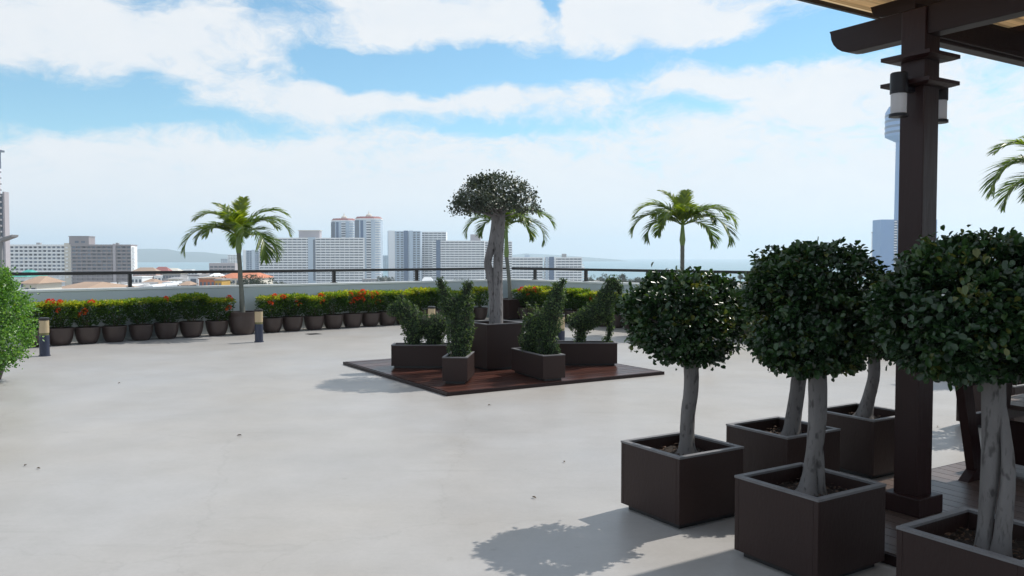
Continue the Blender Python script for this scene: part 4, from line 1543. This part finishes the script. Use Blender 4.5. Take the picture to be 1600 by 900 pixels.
gs = 'dark trees on the shore beyond the right parapet'
ls = 'dark distant tree on the shore, seen under the right railing'
for (px, py, w) in ((928, 433, 8), (936, 430, 8), (944, 432, 7), (952, 436, 6), (962, 438, 6), (971, 431, 6), (981, 439, 6), (990, 435, 6), (998, 432, 7), (1006, 434, 6), (1126, 441, 7), (1134, 440, 7),
                    (1141, 438, 7), (1166, 441, 6), (1020, 440, 7), (1180, 440, 7), (1200, 441, 7)):
    far_tree(px, py, 560, w, ls, group=gs)
for px, py in ((1145, 434), (1156, 429), (972, 428)):
    far_tree(px, py, 540, 5, 'slender distant palm standing above the shore trees', True, gs)
gl = 'green trees among the low houses on the left'
for (px, py, w) in ((268, 438, 9), (276, 439, 8), (284, 441, 8), (352, 436, 9), (362, 437, 9), (382, 437, 9), (392, 435, 9), (402, 434, 9), (412, 437, 8), (180, 446, 5)):
    far_tree(px, py, 300, w, 'dark green tree among low houses, seen under the left railing', group=gl)
far_tree(600, 428, 760, 9, 'dark tree in the gap right of the twin towers')
far_tree(608, 432, 760, 8, 'smaller dark tree in the gap left of the blue tower complex')
for (px, py) in ((705, 438), (716, 436), (728, 438), (436, 441)):
    far_tree(px, py, 700, 9, 'dark low tree in front of the white balcony blocks', group='low trees before the hotels')

# twin floodlight on the left parapet
fp = C + U * 16.2 - NL * .08
fx = at_y(8, 378, fp.y)
t = thing('flood_light', 'white winged floodlight above the bright green bush at the left edge', 'floodlight', (fx.x, fp.y - .1, WALL_H))
hz = fx.z - WALL_H
MB().tube([(0, 0, 0), (0, 0, hz)], [.03, .025], 10).build('pole', grey_mt, t, smooth=True)
for sx in (-1, 1):
    m_ = MB()
    m_.add([(sx * .02, -.06, hz), (sx * .02, .06, hz), (sx * .2, .08, hz + .07), (sx * .2, -.08, hz + .07), (sx * .02, -.06, hz + .05), (sx * .02, .06, hz + .05), (sx * .21, .08, hz + .1), (sx * .21, -.08, hz + .1)],
           [(0, 1, 2, 3), (4, 5, 6, 7), (0, 1, 5, 4), (1, 2, 6, 5), (2, 3, 7, 6), (3, 0, 4, 7)])
    m_.build('lamp_head', grey_mt if sx > 0 else white_m, t)

# ------------------------------------------------------------------ air
hz_m, nt, b = nodes_of('haze_air')
nt.nodes.remove(b)
pv = nt.nodes.new('ShaderNodeVolumePrincipled')
pv.inputs['Color'].default_value = (.77, .89, 1.0, 1)
pv.inputs['Density'].default_value = 1.75e-4
pv.inputs['Anisotropy'].default_value = .3
nt.links.new(pv.outputs[0], nt.nodes['Material Output'].inputs['Volume'])
hb = MB().box(-9000, 9000, -3000, 12600, -37.6, 262).build('haze', hz_m)
tag(hb, kind='stuff')

# ------------------------------------------------------------------ sun and sky
SUN_EL = R(50)
sx_, sy_ = .79, .613
sun_dir = Vector((sx_ * math.cos(SUN_EL), sy_ * math.cos(SUN_EL), math.sin(SUN_EL)))
sl = bpy.data.lights.new('sun', 'SUN')
sl.energy = 4.4
sl.angle = R(.53)
sl.color = (1.0, .95, .87)
so = bpy.data.objects.new('sun', sl)
col.objects.link(so)
so.rotation_euler = sun_dir.to_track_quat('Z', 'Y').to_euler()

w = bpy.data.worlds.new('World')
sc.world = w
w.use_nodes = True
nt = w.node_tree
N, L = nt.nodes, nt.links
N.clear()
sky = N.new('ShaderNodeTexSky')
sky.sky_type = 'NISHITA'
sky.sun_disc = False
sky.sun_elevation = SUN_EL
sky.sun_rotation = math.atan2(sx_, sy_)
sky.altitude = 40
sky.air_density = 1.0
sky.dust_density = 0.0
sky.ozone_density = 5.0
bg1 = N.new('ShaderNodeBackground')
bg1.inputs['Strength'].default_value = .12
tint = N.new('ShaderNodeVectorMath')
tint.operation = 'MULTIPLY'
tint.inputs[1].default_value = (.93, 1.26, 1.16)
L.new(sky.outputs[0], tint.inputs[0])
L.new(tint.outputs[0], bg1.inputs['Color'])
tc = N.new('ShaderNodeTexCoord')
sep = N.new('ShaderNodeSeparateXYZ')
L.new(tc.outputs['Generated'], sep.inputs[0])


def math_(op, a, b_=None, c_=None, clamp=False):
    n = N.new('ShaderNodeMath')
    n.operation = op
    n.use_clamp = clamp
    for i, v in enumerate((a, b_, c_)):
        if v is None:
            continue
        if isinstance(v, (int, float)):
            n.inputs[i].default_value = v
        else:
            L.new(v, n.inputs[i])
    return n.outputs[0]


az = math_('ARCTAN2', sep.outputs[0], sep.outputs[1])
el = math_('ARCSINE', sep.outputs[2])
cmb = N.new('ShaderNodeCombineXYZ')
L.new(az, cmb.inputs[0])
L.new(el, cmb.inputs[1])
# bend the sky coordinates with soft noise so that no cloud edge is regular
nz = N.new('ShaderNodeTexNoise')
nz.inputs['Scale'].default_value = 9
nz.inputs['Detail'].default_value = 5
mpv = N.new('ShaderNodeMapping')
mpv.inputs['Scale'].default_value = (1, 2.2, 1)
L.new(cmb.outputs[0], mpv.inputs['Vector'])
L.new(mpv.outputs[0], nz.inputs['Vector'])
sb = N.new('ShaderNodeVectorMath')
sb.operation = 'SUBTRACT'
sb.inputs[1].default_value = (.5, .5, .5)
L.new(nz.outputs['Color'], sb.inputs[0])
ml = N.new('ShaderNodeVectorMath')
ml.operation = 'MULTIPLY'
ml.inputs[1].default_value = (.10, .055, 0)
L.new(sb.outputs[0], ml.inputs[0])
ad = N.new('ShaderNodeVectorMath')
ad.operation = 'ADD'
L.new(cmb.outputs[0], ad.inputs[0])
L.new(ml.outputs[0], ad.inputs[1])
P2 = ad.outputs[0]


def cloud_noise(scale, st, detail=8, rough=.6):
    n = N.new('ShaderNodeTexNoise')
    n.inputs['Scale'].default_value = scale
    n.inputs['Detail'].default_value = detail
    n.inputs['Roughness'].default_value = rough
    mp = N.new('ShaderNodeMapping')
    mp.inputs['Scale'].default_value = st
    mp.inputs['Rotation'].default_value = (0, 0, .12)
    L.new(P2, mp.inputs['Vector'])
    L.new(mp.outputs[0], n.inputs['Vector'])
    return n.outputs['Fac']


# (px, py, rx, ry, weight): where the clouds stand over the terrace, as bearings
BLOBS = [(175, 140, 95, 38, -.85), (55, 165, 60, 30, -.6), (455, 12, 75, 22, -.55), (600, 105, 130, 26, -.9), (800, 105, 150, 34, -.9), (690, 182, 80, 12, -.5), (868, 15, 22, 40, -.8), (330, 192, 90, 14, -.5),
         (1295, 55, 100, 42, -1.0), (1045, 158, 100, 16, -.55), (1560, 110, 70, 30, -.3), (490, 70, 60, 30, -.5), (200, 5, 40, 20, -.4), (980, 100, 70, 14, -.4), (1150, 78, 80, 12, -.5), (830, 195, 80, 8, -.4),
         (70, 60, 90, 45, .45), (320, 90, 120, 50, .5), (670, 35, 150, 40, .8), (1040, 35, 140, 30, .8), (1160, 125, 220, 34, .5), (560, 155, 120, 18, .45), (800, 158, 90, 12, .5), (1420, 140, 150, 40, .35)]
acc = None
for (px, py, rx, ry, wgt) in BLOBS:
    d = ray(px, py).normalized()
    a0, e0 = math.atan2(d.x, d.y), math.asin(d.z)
    s_ = N.new('ShaderNodeVectorMath')
    s_.operation = 'SUBTRACT'
    s_.inputs[1].default_value = (a0, e0, 0)
    L.new(P2, s_.inputs[0])
    m2 = N.new('ShaderNodeVectorMath')
    m2.operation = 'MULTIPLY'
    m2.inputs[1].default_value = (F / rx * .85, F / ry, 0)
    L.new(s_.outputs[0], m2.inputs[0])
    dt = N.new('ShaderNodeVectorMath')
    dt.operation = 'DOT_PRODUCT'
    L.new(m2.outputs[0], dt.inputs[0])
    L.new(m2.outputs[0], dt.inputs[1])
    g = math_('EXPONENT', math_('MULTIPLY', dt.outputs['Value'], -.8))
    acc = math_('MULTIPLY', g, wgt) if acc is None else math_('MULTIPLY_ADD', g, wgt, acc)
n1 = cloud_noise(6, (1, 2.6, 1))
n2 = cloud_noise(17, (1, 1.7, 1), 10, .66)
cov = math_('MULTIPLY_ADD', n1, 1.1, .12)
cov = math_('MULTIPLY_ADD', n2, 1.7, math_('SUBTRACT', cov, .85))
cov = math_('ADD', cov, acc)
low = N.new('ShaderNodeMapRange')
low.interpolation_type = 'SMOOTHSTEP'
low.inputs['From Min'].default_value = .17
low.inputs['From Max'].default_value = .06
low.inputs['To Min'].default_value = 0
low.inputs['To Max'].default_value = .55
L.new(el, low.inputs['Value'])
cov = math_('ADD', cov, low.outputs['Result'])
al = N.new('ShaderNodeMapRange')
al.interpolation_type = 'SMOOTHSTEP'
al.inputs['From Min'].default_value = .22
al.inputs['From Max'].default_value = .98
al.inputs['To Min'].default_value = 0.0
al.inputs['To Max'].default_value = .97
L.new(cov, al.inputs['Value'])
cr = N.new('ShaderNodeValToRGB')
cr.color_ramp.elements[0].position = .3
cr.color_ramp.elements[0].color = (.84, .89, .94, 1)
cr.color_ramp.elements[1].position = .7
cr.color_ramp.elements[1].color = (.95, .96, .97, 1)
L.new(math_('MULTIPLY_ADD', n2, .5, math_('MULTIPLY', n1, .5)), cr.inputs['Fac'])
bg2 = N.new('ShaderNodeBackground')
bg2.inputs['Strength'].default_value = .97
L.new(cr.outputs[0], bg2.inputs['Color'])
mx = N.new('ShaderNodeMixShader')
L.new(al.outputs['Result'], mx.inputs[0])
L.new(bg1.outputs[0], mx.inputs[1])
L.new(bg2.outputs[0], mx.inputs[2])
out = N.new('ShaderNodeOutputWorld')
L.new(mx.outputs[0], out.inputs['Surface'])

# ------------------------------------------------------------------ render settings
sc.render.engine = 'CYCLES'
sc.view_settings.view_transform = 'Standard'
sc.view_settings.look = 'None'
sc.view_settings.exposure = 0.0
sc.view_settings.gamma = 1.0
sc.cycles.max_bounces = 8
sc.cycles.diffuse_bounces = 4
sc.cycles.glossy_bounces = 3
sc.cycles.transmission_bounces = 4
sc.cycles.transparent_max_bounces = 8
sc.cycles.volume_bounces = 1
sc.cycles.use_denoising = True
sc.cycles.sample_clamp_indirect = 6
try:
    sc.cycles.denoiser = 'OPENIMAGEDENOISE'
except Exception:
    pass
